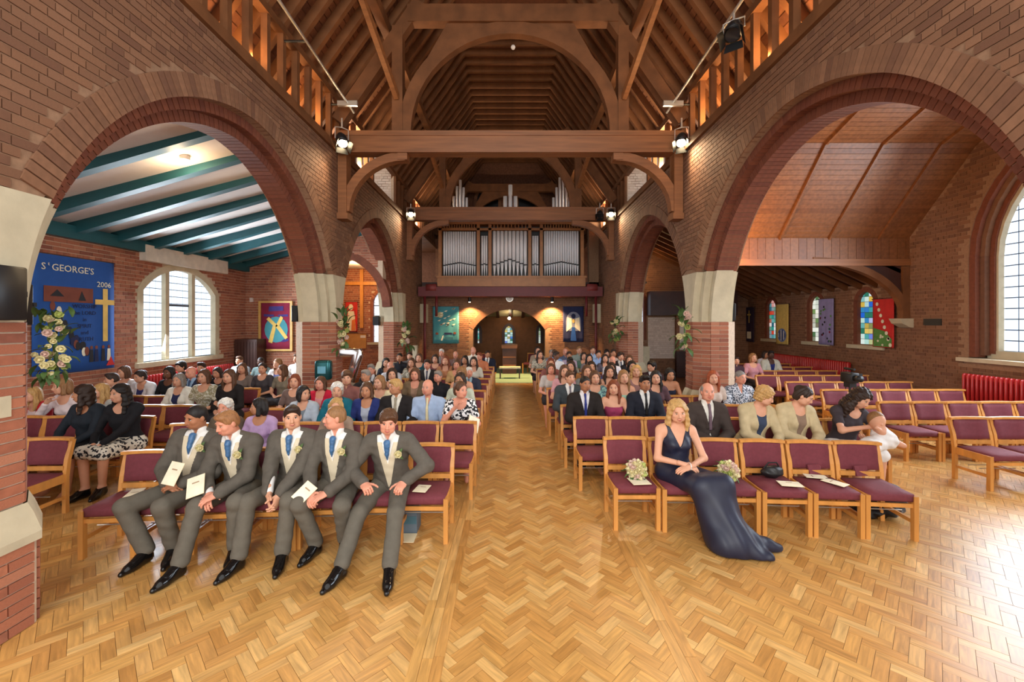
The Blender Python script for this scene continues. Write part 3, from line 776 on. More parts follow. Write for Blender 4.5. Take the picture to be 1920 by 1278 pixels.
for x0, x1, n in ((-2.6, -1.35, 13), (-.7, .66, 10), (1.3, 2.66, 13)):
    for k in range(n): x = x0+(x1-x0)*(k+.5)/n; MB().box(x-.018, x+.018, -.08, -.04, 2.26, 2.40).build('fret_bar', M_ORGW, org)
for x0, hs in ((-1.98, (.1,.45,.85,1.25,1.5,1.2,.8,.4,.08)), (.0, (.35,.85,1.3,.85,.38)), (2.02, (.1,.4,.8,1.2,1.6,1.55,1.2,.85,.5,.1))):
    n = len(hs); w = .125 if n > 6 else .2
    for k, h in enumerate(hs): MB().tube([(x0+(k-(n-1)/2)*w, .3, 2.5), (x0+(k-(n-1)/2)*w, .3, 2.75+h)], w*.4, 8).build('pipe', M_PIPE, org, smooth=True)
pf = empty('organ_platform', (0, 16.9, 3.0)); tag(pf, 'dark red steel platform and posts carrying the organ', 'platform')
MB().box(-3.55, 3.55, -.5, .45, .22, .59).build('deck_beam', M_REDB, pf)
for x in (-2.85, 2.93, -3.3, 3.3): MB().tube([(x, -.45, .25), (x, -.45, -.55 if abs(x) < 3 else -2.98)], .05, 10).build('post', M_REDB, pf, smooth=True)
for x in (-3.05, 3.15): MB().tube([(x-.2, -.4, .55), (x+.2, -.4, .55)], .16, 12).build('roller_drum', mat('drum_rose', (128,52,50), .6), pf, smooth=True)
# clock
ck = empty('wall_clock', (-.03, 17.36, 3.2)); tag(ck, 'small round white clock over the west arch', 'clock')
MB().tube([(0,.03,0),(0,-.03,0)], .13, 20).build('clock_face', mat('clock_white', (240,236,226), .4), ck); MB().tube([(0,.03,0),(0,-.02,0)], .15, 20).build('clock_rim', M_STEEL, ck)
MB().box(-.006,.006,-.036,-.032,0,.09).box(-.006,.06,-.036,-.032,-.006,.006).build('clock_hands', M_BLACK, ck)

# ---- banners
TEXTS = []
def text(s_, size, m, parent, loc, rot, al='LEFT', ext=.002):
    cu = bpy.data.curves.new('lettering', 'FONT'); cu.body = s_; cu.size = size; cu.extrude = ext; cu.align_x = al; cu.materials.append(m); cu.resolution_u = 2
    o = obj('lettering', cu, parent, loc, rot); TEXTS.append(o); return o
def banner(name, label, w, h, m, loc, rz, rod=True, wavy=.012):
    b = empty(name, loc, rz); tag(b, label, 'banner')
    mb = MB(); nx, nz = 14, 8
    for side, d in ((0, 0), (1, .012)):
        for j in range(nz+1):
            for i in range(nx+1):
                mb.v.append((-w/2+w*i/nx, d-.012+wavy*math.sin(i*1.3)*(1-j/nz), h*j/nz))
    N = (nx+1)*(nz+1)
    for j in range(nz):
        for i in range(nx):
            a = j*(nx+1)+i; mb.f.append((a, a+1, a+nx+2, a+nx+1)); mb.m.append(0); mb.f.append((N+a+nx+1, N+a+nx+2, N+a+1, N+a)); mb.m.append(0)
    for i in range(nx): mb.f.append((i+1, i, N+i, N+i+1)); mb.m.append(0)
    for j in range(nz):
        a = j*(nx+1); mb.f.append((a, a+nx+1, N+a+nx+1, N+a)); mb.m.append(0); a += nx; mb.f.append((a+nx+1, a, N+a, N+a+nx+1)); mb.m.append(0)
    mb.build('cloth', m, b, smooth=True)
    if rod: MB().tube([(-w/2-.03, 0, h), (w/2+.03, 0, h)], .014, 8).build('rod', M_DARKW, b, smooth=True)
    return b
def patch(b, pts, m, d=.02, th=.004, name='applique'):
    return MB().prism([(x, -d, z) for x, z in pts], (0, -th, 0)).build(name, m, b)
def disc(b, x, z, rx, rz, m, d=.02, n=16, name='applique'):
    return patch(b, [(x+rx*math.cos(2*PI*k/n), z+rz*math.sin(2*PI*k/n)) for k in range(n)], m, d, name=name)
M_BLUE = mat('royal_blue_felt', (30,78,150), .9, var=.06); M_GOLD = mat('gold_felt', (222,184,92), .7); M_CR = mat('cream_felt', (226,220,196), .9); M_NAVY = mat('navy_felt', (30,36,74), .9); M_RF = mat('red_felt', (196,44,40), .9)
M_MAR = mat('wine_felt', (132,30,60), .9); M_DK = mat('charcoal_felt', (38,36,40), .9); M_TQ = mat('turquoise_felt', (70,140,150), .9, var=.08); M_PUR = mat('lilac_felt', (146,138,184), .9, var=.1); M_GR = mat('leaf_green_felt', (90,140,70), .9, var=.2, scale=20); M_YEL = mat('straw_felt', (214,182,98), .9, var=.12, scale=14); M_BRN = mat('brown_felt', (120,64,48), .9); M_ROYP = mat('violet_felt', (66,56,120), .9)
# big blue St George's banner on the left wall (faces +X: local -Y -> +X)
bn = banner('church_banner', "large royal blue banner with white lettering and gold cross on left wall", 1.5, 2.14, M_BLUE, (XL+.03, 8.03, 1.30), PI/2)
TR = (PI/2, 0, 0)
text("S", .17, M_CR, bn, (-.62, -.02, 1.86), TR); text("t", .09, M_CR, bn, (-.51, -.02, 1.94), TR); text("GEORGE'S", .17, M_CR, bn, (-.45, -.02, 1.86), TR)
text("2006", .15, M_CR, bn, (.38, -.02, 1.63), TR); text("1906", .15, M_CR, bn, (-.66, -.02, .27), TR)
for i, t_ in enumerate(("WORSHIP", "the LORD", "in", "SPIRIT", "and", "TRUTH")): text(t_, .105, M_NAVY, bn, (.14, -.02, 1.20-.125*i), TR, 'CENTER')
patch(bn, [(-.58,1.30),(.30,1.30),(.30,1.58),(-.58,1.58)], M_BRN); patch(bn, [(-.48,1.40),(-.36,1.52),(-.24,1.40)], M_DK, .024); patch(bn, [(.02,1.34),(.08,1.52),(.16,1.34)], M_DK, .024)
patch(bn, [(.50,.55),(.60,.55),(.60,1.60),(.50,1.60)], M_GOLD, .024, name='cross_upright'); patch(bn, [(.34,1.28),(.74,1.28),(.74,1.38),(.34,1.38)], M_GOLD, .027, name='cross_arm')
rr_ = random.Random(3)
for k in range(22):
    t_ = k/21; x = -.40+.55*t_**1.2+rr_.uniform(-.07,.07); z = 1.22-.9*t_**.8+rr_.uniform(-.06,.06)
    disc(bn, x, z, .045, .085, rr_.choice([M_DK, M_DK, M_BRN, M_NAVY, M_CR]), .022+k*.0004, 10, 'crowd_figure')
for x, m in ((.26, M_DK), (.36, M_NAVY), (.50, M_DK), (.62, M_CR)): patch(bn, [(x-.04,.16),(x+.04,.16),(x+.03,.40),(x-.03,.40)], m, .03, name='crowd_figure'); disc(bn, x, .44, .028, .035, M_BRN, .03, 10, 'crowd_figure')
patch(bn, [(.56,.06),(.74,.06),(.66,.24)], M_RF, .034, name='crowd_figure')
# framed wine banner on the left west wall
bn = banner('gift_banner', 'wine red framed banner with teal parcel and gold ribbon', .92, 1.42, M_MAR, (-7.22, 13.14, 1.40), 0, False, .004)
fr = MB().box(-.52,-.45,-.04,.01,-.06,1.48).box(.45,.52,-.04,.01,-.06,1.48).box(-.45,.45,-.04,.01,-.06,.0).box(-.45,.45,-.04,.01,1.42,1.48); fr.build('frame', mat('gilt_frame', (206,164,86), .5), bn)
disc(bn, .02, .60, .36, .40, M_TQ); patch(bn, [(-.22,.22),(-.10,.18),(.0,.60),(.02,.75),(-.08,.72)], M_GOLD, .026); patch(bn, [(.30,.30),(.38,.36),(.10,.76),(.0,.70)], M_GOLD, .026); patch(bn, [(-.28,.92),(-.2,.99),(.08,.72),(.0,.66)], M_GOLD, .028); patch(bn, [(.16,1.02),(.24,.96),(.08,.64),(.0,.70)], M_GOLD, .028)
patch(bn, [(-.22,1.16),(.24,1.18),(.24,1.32),(-.2,1.31)], M_ROYP, .018); patch(bn, [(-.36,1.0),(-.05,1.0),(-.05,1.06),(-.36,1.08)], M_ROYP, .018); patch(bn, [(.08,1.0),(.38,1.0),(.38,1.07),(.08,1.06)], M_ROYP, .018); disc(bn, .2, .28, .2, .06, M_ROYP, .018)
# small red banner in the room behind
bn = banner('saint_banner', 'small red banner with pale robed figure beyond the left arch', .46, 1.15, M_RF, (-6.12, 16.44, 1.85), 0)
patch(bn, [(-.17,.04),(.18,.04),(.14,.55),(.1,.8),(-.12,.8),(-.15,.5)], M_CR); disc(bn, -.02, .95, .09, .12, M_CR); patch(bn, [(.0,.05),(.17,.05),(.15,.5),(.02,.45)], mat('orange_felt', (220,120,60), .9), .026)
# west wall banners
bn = banner('dove_banner', 'turquoise banner of white doves flying left of the west arch', 1.06, 1.50, M_TQ, (-2.62, 17.34, 1.36), 0)
disc(bn, -.22, 1.16, .12, .12, mat('sand_felt', (196,184,140), .9))
for k in range(19): x = rr_.uniform(-.44,.42); z = .72+.75*rr_.random()*(.55+.45*(x+.5)); patch(bn, [(x-.07,z),(x,z+.035),(x+.08,z+.05),(x+.02,z-.02)], M_CR, .024)
disc(bn, -.36, .40, .06, .05, M_BRN); disc(bn, .36, .42, .06, .05, M_BRN); patch(bn, [(-.2,.12),(-.14,.12),(-.08,.34),(-.14,.30)], M_CR, .024); patch(bn, [(-.06,.36),(.26,.36),(.26,.44),(-.06,.44)], M_NAVY, .018); patch(bn, [(-.04,.16),(.3,.16),(.3,.26),(-.04,.26)], mat('deep_teal_felt', (52,110,124), .9), .018)
bn = banner('angel_banner', 'dark navy banner with pale winged angel right of the west arch', .84, 1.44, M_NAVY, (2.56, 17.34, 1.42), 0)
patch(bn, [(-.3,.45)]+[(-.3*math.cos(PI*k/10), .85+.38*math.sin(PI*k/10)) for k in range(11)]+[(.3,.45)], mat('grey_felt', (126,130,150), .9)); patch(bn, [(-.28,.42),(-.06,.6),(-.07,.95),(-.24,1.0)], M_CR, .026); patch(bn, [(.28,.42),(.06,.6),(.07,.95),(.24,1.0)], M_CR, .026); disc(bn, 0, 1.05, .09, .1, M_NAVY, .026); disc(bn, 0, .85, .05, .08, M_GOLD, .03); patch(bn, [(-.12,.05),(.12,.05),(.06,.6),(-.06,.6)], M_BLUE, .024)
# right wall banners (face -X)
def rbanner(name, label, x0, x1, ytop, ybot, m):
    Y0, Y1 = 800*9.66/(x1-957), 800*9.66/(x0-957); Ym = (Y0+Y1)/2
    return banner(name, label, Y1-Y0, (ybot-ytop)/800*Ym, m, (9.62, Ym, CAMZ-(ybot-603)/800*Ym), -PI/2)
bn = rbanner('poppy_banner', 'red and green banner with diagonal white lettering nearest on right wall', 1640, 1680, 560, 651, M_RF)
h_ = 1.25
patch(bn, [(-.28,.02),(.26,.02),(.26,.22),(.05,.42),(-.28,.50)], M_GR)
for k in range(8): disc(bn, -.16+.055*k, 1.12-.15*k, .045, .05, M_CR, .026, 8)
for k in range(7): disc(bn, rr_.uniform(-.24,.2), rr_.uniform(.06,.4), .03, .03, M_CR, .026, 8)
bn = rbanner('lilac_banner', 'pale lilac banner dotted with small dark flowers on right wall', 1538, 1566, 560, 646, M_PUR)
for k in range(22): disc(bn, rr_.uniform(-.24,.24), rr_.uniform(.08,1.25), .03, .035, rr_.choice([M_ROYP, M_GR, M_DK, M_MAR]), .022, 8)
bn = rbanner('straw_banner', 'straw yellow banner with round blue monogram on right wall', 1458, 1481, 570, 645, M_YEL)
disc(bn, 0, .32, .24, .24, mat('slate_blue_felt', (96,112,160), .9))
for k in range(6): patch(bn, [(-.19+.07*k, .32-.2*math.sin(PI*(k+.8)/6.6)), (-.16+.07*k, .32-.2*math.sin(PI*(k+.8)/6.6)), (-.16+.07*k, .32+.2*math.sin(PI*(k+.8)/6.6)), (-.19+.07*k, .32+.2*math.sin(PI*(k+.8)/6.6))], M_NAVY if k % 2 else M_CR, .026)
bn = rbanner('dark_banner', 'narrow dark purple banner with gold cross far along right wall', 1399, 1416, 576, 640, mat('aubergine_felt', (44,30,56), .9))
patch(bn, [(-.03,.75),(.03,.75),(.03,1.25),(-.03,1.25)], M_GOLD); patch(bn, [(-.12,1.05),(.12,1.05),(.12,1.11),(-.12,1.11)], M_GOLD); patch(bn, [(-.14,.12),(.14,.12),(.14,.4),(-.14,.4)], M_CR)
_dg = bpy.context.evaluated_depsgraph_get()
for o in TEXTS:
    me = bpy.data.meshes.new_from_object(o.evaluated_get(_dg)); me.name = 'lettering'
    if not me.materials: me.materials.append(o.data.materials[0])
    n = obj('lettering', me, o.parent, o.location, o.rotation_euler); cu = o.data; bpy.data.objects.remove(o); bpy.data.curves.remove(cu)
# small dark plaque and thermostat
MBp = MB().box(9.66, 9.70, 9.58, 9.98, 2.16, 2.31); o = MBp.build('wall_plaque', mat('dark_bronze', (52,50,44), .5)); tag(o, 'small dark plaque on the right wall beside the great window', 'plaque')
o = MB().box(-8.02, -7.94, 13.12, 13.2, 2.85, 2.98).build('alarm_sensor', M_WHITE); tag(o, 'small white sensor box high in the left aisle corner', 'sensor')
# cross and noticeboard in the room behind the left arch
cr = empty('wooden_cross', (-5.72, 16.43, 1.4)); tag(cr, 'tall plain wooden cross on the wall beyond the left arch', 'cross')
MB().box(-.06,.06,-.04,.04,.6,2.85).build('upright', M_CHAIRW, cr); MB().box(-.75,.75,-.05,.03,2.25,2.38).build('cross_arm', M_CHAIRW, cr)
nb = empty('noticeboard', (-5.98, 16.47, 1.22)); tag(nb, 'tan noticeboard with one white note beyond the left arch', 'noticeboard')
MB().box(-.42,.42,-.02,.02,0,.55).build('cork', mat('cork', (190,138,80), .9), nb); MB().box(-.45,.45,-.03,.0,-.03,0).box(-.45,.45,-.03,.0,.55,.58).build('frame', M_BEAM, nb); MB().box(.2,.4,-.026,-.02,.4,.5).build('note', M_WHITE, nb)
# dark corner cabinet
cb = empty('tall_cabinet', (-7.86, 12.88, 0)); tag(cb, 'dark wooden cabinet in the far corner of the left aisle', 'cabinet')
MB().box(-.3,.35,-.25,.25,0,1.72).build('body', M_DARKW, cb)
for k in range(7): MB().box(-.28+.09*k,-.21+.09*k,-.265,-.25,.1,1.65).build('slat', M_DARKW, cb)

# ---- radiators
def radiator(label, x, y0, y1, z0, z1, face):
    r = empty('radiator', (x, (y0+y1)/2, 0)); tag(r, label, 'radiator', 'red column radiators')
    n = int((y1-y0)/.085); me = MB().tube([(0,0,z0),(0,0,z1-.03),(0,0,z1)], [.05,.05,.03], 8).mesh('column', M_RED, True)
    for k in range(n): obj('column', me, r, (0, (k+.5)*.085-(y1-y0)/2, 0), None, (1.3,.62,1))
    MB().box(-.02,.02,-(y1-y0)/2,(y1-y0)/2,z0+.03,z0+.07).box(-.02,.02,-(y1-y0)/2,(y1-y0)/2,z1-.1,z1-.06).build('header_pipe', M_RED, r)
    for e in (-1, 1): MB().box(-.04,.04,e*((y1-y0)/2-.1)-.03,e*((y1-y0)/2-.1)+.03,0,z0+.02).build('foot', M_RED, r)
radiator('red column radiator below the great window on the right', 9.55, 5.6, 9.0, .12, 1.16, -1)
radiator('red column radiator under the stained glass on the right wall', 9.55, 12.0, 15.6, .12, 1.10, -1)
radiator('red radiator along the left wall behind the seated guests', -8.05, 9.3, 12.4, .12, 1.05, 1)

# ---- stage lighting rails, lanterns, tubes
def lantern(name, label, loc, aim, lit, drop=.25, size=1):
    """theatre lantern hung from a pipe: yoke, body, barn doors, lens"""
    l = empty(name, loc); tag(l, label, 'stage light', 'stage lights on the pipes')
    d = (Vector(aim)-Vector(loc)).normalized(); c = Vector((0,0,-drop))
    MB().tube([(0,0,0.02), (0,0,-drop*.4)], .018, 6).build('clamp', M_STEEL, l)
    side = d.cross(Vector((0,0,1))).normalized()*.13*size
    MB().tube([(0,0,-drop*.4), tuple(side+Vector((0,0,-drop*.45))), tuple(side+c)], .012, 6).tube([(0,0,-drop*.4), tuple(-side+Vector((0,0,-drop*.45))), tuple(-side+c)], .012, 6).build('yoke', M_STEEL, l)
    MB().tube([tuple(c-d*.16*size), tuple(c-d*.06*size), tuple(c+d*.12*size)], [.07*size, .11*size, .11*size], 14).build('housing', M_BLACK, l, smooth=True)
    MB().tube([tuple(c+d*.121*size), tuple(c+d*.128*size)], .09*size, 14).build('lens', M_BULB if lit else mat('dark_lens', (40,42,46), .15), l)
    u = side.normalized()*.1*size; w = d.cross(u).normalized()*.1*size
    for a, b in ((u, w), (-u, w), (w, u), (-w, u)):
        p = c+d*.125*size+a; q = p+d*.12*size+a*.5
        MB().quad8([p-b, p+b, q+b*1.2, q-b*1.2]+[x+a*.03 for x in (p-b, p+b, q+b*1.2, q-b*1.2)]).build('barn_door', M_BLACK, l)
    if lit:
        light('stage_lamp', 'SPOT', tuple(Vector(loc)+c+d*.2*size), lit, WARM, .06, spot=110, target=aim, blend=.8)
    return l
for s, nm in ((-1, 'left'), (1, 'right')):
    p = empty('lighting_rail', (s*3.3, 0, 6.55)); tag(p, 'long pale lighting pipe high along the %s side of the nave' % nm, 'lighting rail')
    MB().tube([(0, 3.0, .45), (0, 9.0, .10)], .024, 8).build('pipe', M_STEEL, p, smooth=True)
    for y in (4.2, 6.9, 8.7): MB().tube([(0, y, .45-.35*(y-3)/6), (s*.4, y, .45-.35*(y-3)/6)], .02, 6).build('bracket', M_BLACK, p)
    MB().box(-.2,.2,8.62,8.68,.06,.16).build('end_plate', M_STEEL, p)
lantern('stage_lantern', 'lit lantern at the left end of the near tie beam', (-3.42, 8.66, 6.35), (-1.0, 5.5, 1.0), 260, .42)
lantern('stage_lantern', 'lit lantern at the right end of the near tie beam', (3.50, 8.72, 6.38), (1.5, 5.0, 1.0), 260, .42)
lantern('stage_lantern', 'lit lantern left of the organ on the second truss', (-3.36, 14.4, 6.2), (-2.0, 9.0, 1.0), 160, .28)
lantern('stage_lantern', 'lit lantern right of the organ on the second truss', (3.40, 14.4, 6.2), (2.0, 9.0, 1.0), 160, .28)
lantern('stage_lantern', 'unlit black lantern nearest on the right lighting rail', (3.3, 5.25, 6.86), (1.0, 2.5, 2.0), 0, .22, 1.1)
lantern('stage_lantern', 'unlit black lantern in the middle of the right lighting rail', (3.3, 6.3, 6.80), (1.0, 3.5, 2.0), 0, .26, 1.1)
lantern('stage_lantern', 'small unlit lantern beside the lit one right of the organ', (3.0, 14.3, 6.2), (1.5, 9.0, 1.0), 0, .35, .9)
for s, nm in ((-1, 'left'), (1, 'right')):
    for k, y in enumerate((4.1, 6.05, 7.95, 10.4, 16.6)):  # the last two on each side are added to brighten roof and organ
        u = empty('uplight_tube', (s*3.86, y, ZW+.03)); tag(u, '%s uplight tube on the %s wall top under the rafters' % (('nearest', 'second', 'third', 'fourth', 'added farthest')[k], nm), 'light')
        MB().box(-.05,.05,-.32,.32,0,.05).build('batten', M_WHITE, u); MB().tube([(0,-.3,.075),(0,.3,.075)], .018, 8).build('tube', M_TUBE, u)
        light('uplight', 'AREA', (s*3.86, y, ZW+.13), (30 if s > 0 else 18) if k < 3 else 110, WARM2 if k < 3 else (1.0, .78, .55), .5, rot=(PI, 0, 0), sy=.1)
# ceiling lamp in the left aisle, corner lamps, downlights over the west wall
o = empty('ceiling_lamp', (-5.15, 6.75, 4.78)); tag(o, 'small bright lamp at the top of the near left arch', 'light'); MB().tube([(0,0,.12),(0,0,.02)], .07, 12).build('housing', M_WHITE, o); MB().ball((0,0,0), .05).build('bulb', M_BULB, o)
light('aisle_lamp', 'POINT', (-5.15, 6.75, 4.55), 22, WARM, .08)
for x, e in ((-1.62, 360), (1.66, 520)):
    o = empty('wall_downlight', (x, 16.95, 3.02)); tag(o, 'downlight under the organ platform washing the %s of the west arch' % ('left' if x < 0 else 'right'), 'light')
    MB().tube([(0,0,.2),(0,0,0)], .06, 12).build('housing', M_BLACK, o); MB().tube([(0,0,-.001),(0,0,-.006)], .045, 12).build('lens', M_BULB, o)
    light('downlight', 'SPOT', (x, 16.98, 2.98), e, WARM2, .04, spot=115, target=(x, 17.40, 1.2))
light('aisle_uplight', 'POINT', (4.9, 9.6, 3.75), 150, WARM2, .06)
o = empty('wall_uplight', (4.75, 10.2, 3.5)); tag(o, 'black wall uplight behind the right pier glowing on boards', 'light'); MB().box(-.15,.35,-.25,.08,0,.08).build('housing', M_BLACK, o); MB().box(-.05,.25,-.2,.0,.081,.09).build('lens', M_BULB, o)
light('right_aisle_uplight', 'POINT', (4.95, 16.4, 4.0), 30, WARM2, .06)
o = empty('wall_uplight', (4.95, 16.6, 3.72)); tag(o, 'black wall uplight glowing above the far right lancet', 'light'); MB().box(-.2,.3,-.2,.1,0,.06).build('housing', M_BLACK, o); MB().box(-.1,.2,-.15,.05,.061,.07).build('lens', M_BULB, o)
light('left_room_lamp', 'POINT', (-5.4, 14.8, 3.9), 75, WARM2, .1)
light('back_room_lamp', 'SPOT', (-.05, 20.0, 2.35), 30, WARM, .04, spot=120, target=(0, 18.5, 0))
o = empty('spot_lamp', (-.05, 20.0, 2.4)); tag(o, 'bright spot lamp hanging in the room beyond the west arch', 'light'); MB().tube([(0,0,.4),(0,0,.06)], .012, 6).build('stem', M_BLACK, o); MB().ball((0,0,0), .07).build('bulb', M_BULB, o)
# smoke detector bulb in the truss arch
o = MB().ball((.06, 9.3, 8.22), .05).build('ceiling_sensor', M_WHITE, smooth=True); tag(o, 'small round white sensor under the arch of the near truss', 'sensor')

# ---- loudspeakers and screen on the piers
def speaker(label, loc, w, d, h, rz):
    s_ = empty('loudspeaker', loc, rz); tag(s_, label, 'loudspeaker')
    me = MB().box(-w/2, w/2, -d/2, d/2, 0, h).mesh('cabinet', M_BLACK); bevel_mesh(me, .01, 1); obj('cabinet', me, s_)
    MB().box(-w/2+.012, w/2-.012, -d/2-.008, -d/2, .012, h-.012).build('grille', mat('grille_black', (32,32,34), .8), s_); MB().box(-.02,.02,d/2,d/2+.03,h/2-.02,h/2+.02).build('bracket', M_BLACK, s_)
speaker('tall black loudspeaker on the near left pier', (-3.53, 2.98, CAMZ+.01), .10, .22, .38, .15)
speaker('flat black screen edge behind the near left pier', (-4.48, 3.84, CAMZ-.03), .05, .3, .38, .0)
speaker('small black loudspeaker beside the middle left pier', (-4.50, 8.95, CAMZ+.0), .12, .16, .34, .1)
speaker('small dark loudspeaker in front of the lancet beyond the left arch', (-4.42, 14.1, CAMZ-.12), .2, .2, .30, 0)
speaker('black loudspeaker on the aisle side of the right pier', (4.52, 8.75, CAMZ+.02), .14, .2, .36, -.2)
o = MB().box(-3.62, -3.59, 2.86, 3.07, 1.56, 1.71).build('stone_tablet', M_STONE); tag(o, 'pale stone tablet set in the near left pier', 'tablet')

# ---- flowers
M_LEAF = mat('leaf_green', (66,92,44), .55, var=.3, scale=20); M_ROSEC = mat('cream_petal', (236,226,180), .6, var=.08); M_ROSEP = mat('blush_petal', (232,204,190), .6, var=.08); M_ROSEG = mat('green_bud', (196,204,120), .6)
def rose_mesh(name, m, r=.05):
    mb = MB()
    for ringi, (n, rad, ht, tilt) in enumerate(((3, .25, .75, .1), (5, .5, .62, .35), (6, .85, .42, .8))):
        for k in range(n):
            a = 2*PI*k/n+ringi*.5; d = Vector((math.cos(a), math.sin(a), 0)); t = Vector((-d.y, d.x, 0))
            b = len(mb.v)
            for i in range(4):
                for j in range(4):
                    u = (i/3-.5)*2; v = j/3
                    p = d*(rad*(.35+.65*math.sin(v*PI*.55)))*r + t*u*r*.55*math.sin(.6+v*1.9) + Vector((0,0,(ht*v*1.3-.35*u*u*v)*r))
                    p += d*(-.18*u*u*r); mb.v.append(tuple(p))
            for i in range(3):
                for j in range(3): mb.f.append((b+i*4+j, b+(i+1)*4+j, b+(i+1)*4+j+1, b+i*4+j+1)); mb.m.append(0)
    mb.ball((0,0,.25*r), .38*r, 8, 6)
    return mb.mesh(name, m, True)
ROSES = [rose_mesh('rose', m) for m in (M_ROSEC, M_ROSEP, M_ROSEG)]
def leaf_mesh():
    mb = MB(); n = 6
    for i in range(n+1):
        t = i/n; w = .022*math.sin(PI*min(1, t*.92+.08)); z = .02*math.sin(t*PI)
        mb.v += [(-w, t*.12, z+.006), (0, t*.12, z), (w, t*.12, z+.006)]
    for i in range(n):
        for k in (0, 1): mb.f.append((i*3+k, i*3+k+1, i*3+k+4, i*3+k+3)); mb.m.append(0)
    return mb.mesh('leaf', M_LEAF, True)
LEAF = leaf_mesh()
def spray(label, loc, extent, nrose, nleaf, seed, rs=1.0, out=(0,-1,0), name='flower_spray', cat='flowers', bias=None):
    r = random.Random(seed); e = empty(name, loc); tag(e, label, cat); out = Vector(out).normalized()
    for k in range(nleaf):
        p = Vector([r.uniform(-1,1)*extent[i] for i in range(3)])*.9
        d = (p.normalized()*.6+out*.5+Vector((r.uniform(-.5,.5), r.uniform(-.5,.5), r.uniform(-.5,.5)))).normalized()
        obj('leaf', LEAF, e, p, d.to_track_quat('Y', 'Z').to_euler(), (rs*1.4,)*3)
    for k in range(nrose):
        for _ in range(20):
            p = Vector([r.uniform(-1,1)*extent[i] for i in range(3)])
            if sum((p[i]/extent[i])**2 for i in range(3)) < 1: break
        p += out*extent[1]*.6
        d = (p.normalized()*.5+out*.9+Vector((r.uniform(-.3,.3), 0, r.uniform(-.3,.3)))).normalized()
        s = rs*r.uniform(.8, 1.25); obj('rose', ROSES[r.choices((0,1,2), (5,3,2) if bias is None else bias)[0]], e, p, d.to_track_quat('Z', 'Y').to_euler(), (s,)*3)
    MB().tube([(0,.05,-extent[2]), (0,.03,0), (0,.05,extent[2]*.8)], .015, 6).build('stem', M_LEAF, e)
    return e
spray('large spray of cream and blush roses hung on the near left pier', (-3.66, 3.40, 2.04), (.11, .10, .28), 32, 60, 1, .62, (.7, -.6, .1))
spray('spray of cream roses on the middle left pier', (-3.42, 8.72, 2.05), (.12, .1, .42), 12, 26, 2, 1.3, (.5, -.8, 0))
spray('small spray of white roses on the far left pier', (-3.42, 14.0, 1.75), (.16, .1, .38), 10, 20, 3, 1.7, (.4, -.9, 0))
spray('small spray of white roses on the far right pier', (3.45, 13.95, 2.0), (.14, .1, .36), 10, 18, 4, 1.6, (-.3, -.9, 0))
spray('spray of cream roses on the middle right pier', (3.34, 8.15, 2.1), (.11, .1, .42), 11, 26, 5, 1.3, (-.5, -.8, 0))

# ---- balloon weight and foil seven
bl = empty('foil_balloon', (-3.2, 8.5, 1.35)); tag(bl, 'silver foil balloon shaped like a seven above the left crowd', 'balloon')
sv = [(-.22,.36),(.24,.36),(.26,.22),(.08,-.34),(-.10,-.34),(.06,.2),(-.2,.18)]
me = MB().prism([(x, -.06, z) for x, z in sv], (0,.12,0)).mesh('foil', mat('silver_foil', (214,216,222), .12, metal=1, var=.03)); bevel_mesh(me, .035, 3); obj('foil', me, bl); MB().tube([(0,0,-.34),(.02,0,-.9)], .004, 5).build('ribbon', M_WHITE, bl)
bl = empty('gift_balloon', (-3.72, 8.5, 1.28)); tag(bl, 'teal and green foil balloon beside the silver seven', 'balloon'); me = MB().box(-.16,.16,-.09,.09,-.2,.2).mesh('foil', mat('teal_foil', (36,92,96), .25, metal=.6)); bevel_mesh(me, .06, 3); obj('foil', me, bl); MB().box(-.08,.08,-.1,-.085,-.06,.08).build('label', mat('pale_teal', (104,168,190), .5), bl); MB().tube([(0,0,-.2),(.1,0,-.85)], .004, 5).build('ribbon', M_WHITE, bl)

# ---- things at the west end
dk = empty('lectern_desk', (-.04, 18.6, 0)); tag(dk, 'dark wooden altar chest standing in the west arch', 'lectern')
MB().box(-.30,.30,-.3,.3,0,1.10).build('body', M_DARKW, dk); MB().box(-.34,.34,-.35,.35,1.10,1.26).build('top', M_BEAM, dk)
for z in (.35, .7): MB().box(-.28,.28,-.32,-.3,z,z+.05).build('rail', M_BEAM, dk)
bt = empty('low_bench', (-.02, 16.9, 0)); tag(bt, 'low pale bench on the green carpet at the west end', 'bench'); MB().box(-.42,.42,-.2,.2,.40,.46).build('seat', M_CREAM, bt)
for x in (-.38,.38):
    for y in (-.16,.16): MB().box(x-.02,x+.02,y-.02,y+.02,0,.40).build('leg', M_DARKW, bt)
# video camera on tripod
tv = empty('video_camera', (6.05, 7.6, 0)); tag(tv, 'black video camera on a tripod among the right-hand chairs', 'camera')
for k in range(3): a = 2*PI*k/3+.3; MB().tube([(0,0,.95),(.3*math.cos(a),.3*math.sin(a),0)], .014, 6).build('tripod_leg', M_STEEL, tv)
MB().tube([(0,0,.9),(0,0,1.1)], .02, 8).build('column', M_BLACK, tv); MB().box(-.06,.06,-.07,.07,1.08,1.16).build('head', M_BLACK, tv)
me = MB().box(-.07,.07,-.12,.14,1.16,1.34).mesh('body', M_BLACK); bevel_mesh(me, .015, 2); obj('body', me, tv); MB().tube([(0,-.12,1.25),(0,-.24,1.25)], .055, 12).build('lens', M_BLACK, tv, smooth=True); MB().tube([(0,-.1,1.40),(0,.12,1.40)], .022, 8).build('microphone', M_BLACK, tv); MB().box(.08,.2,-.03,-.01,1.22,1.32).build('viewfinder_screen', M_BLACK, tv); MB().tube([(0,.1,1.12),(.16,.3,1.0)], .01, 6).build('pan_handle', M_BLACK, tv)
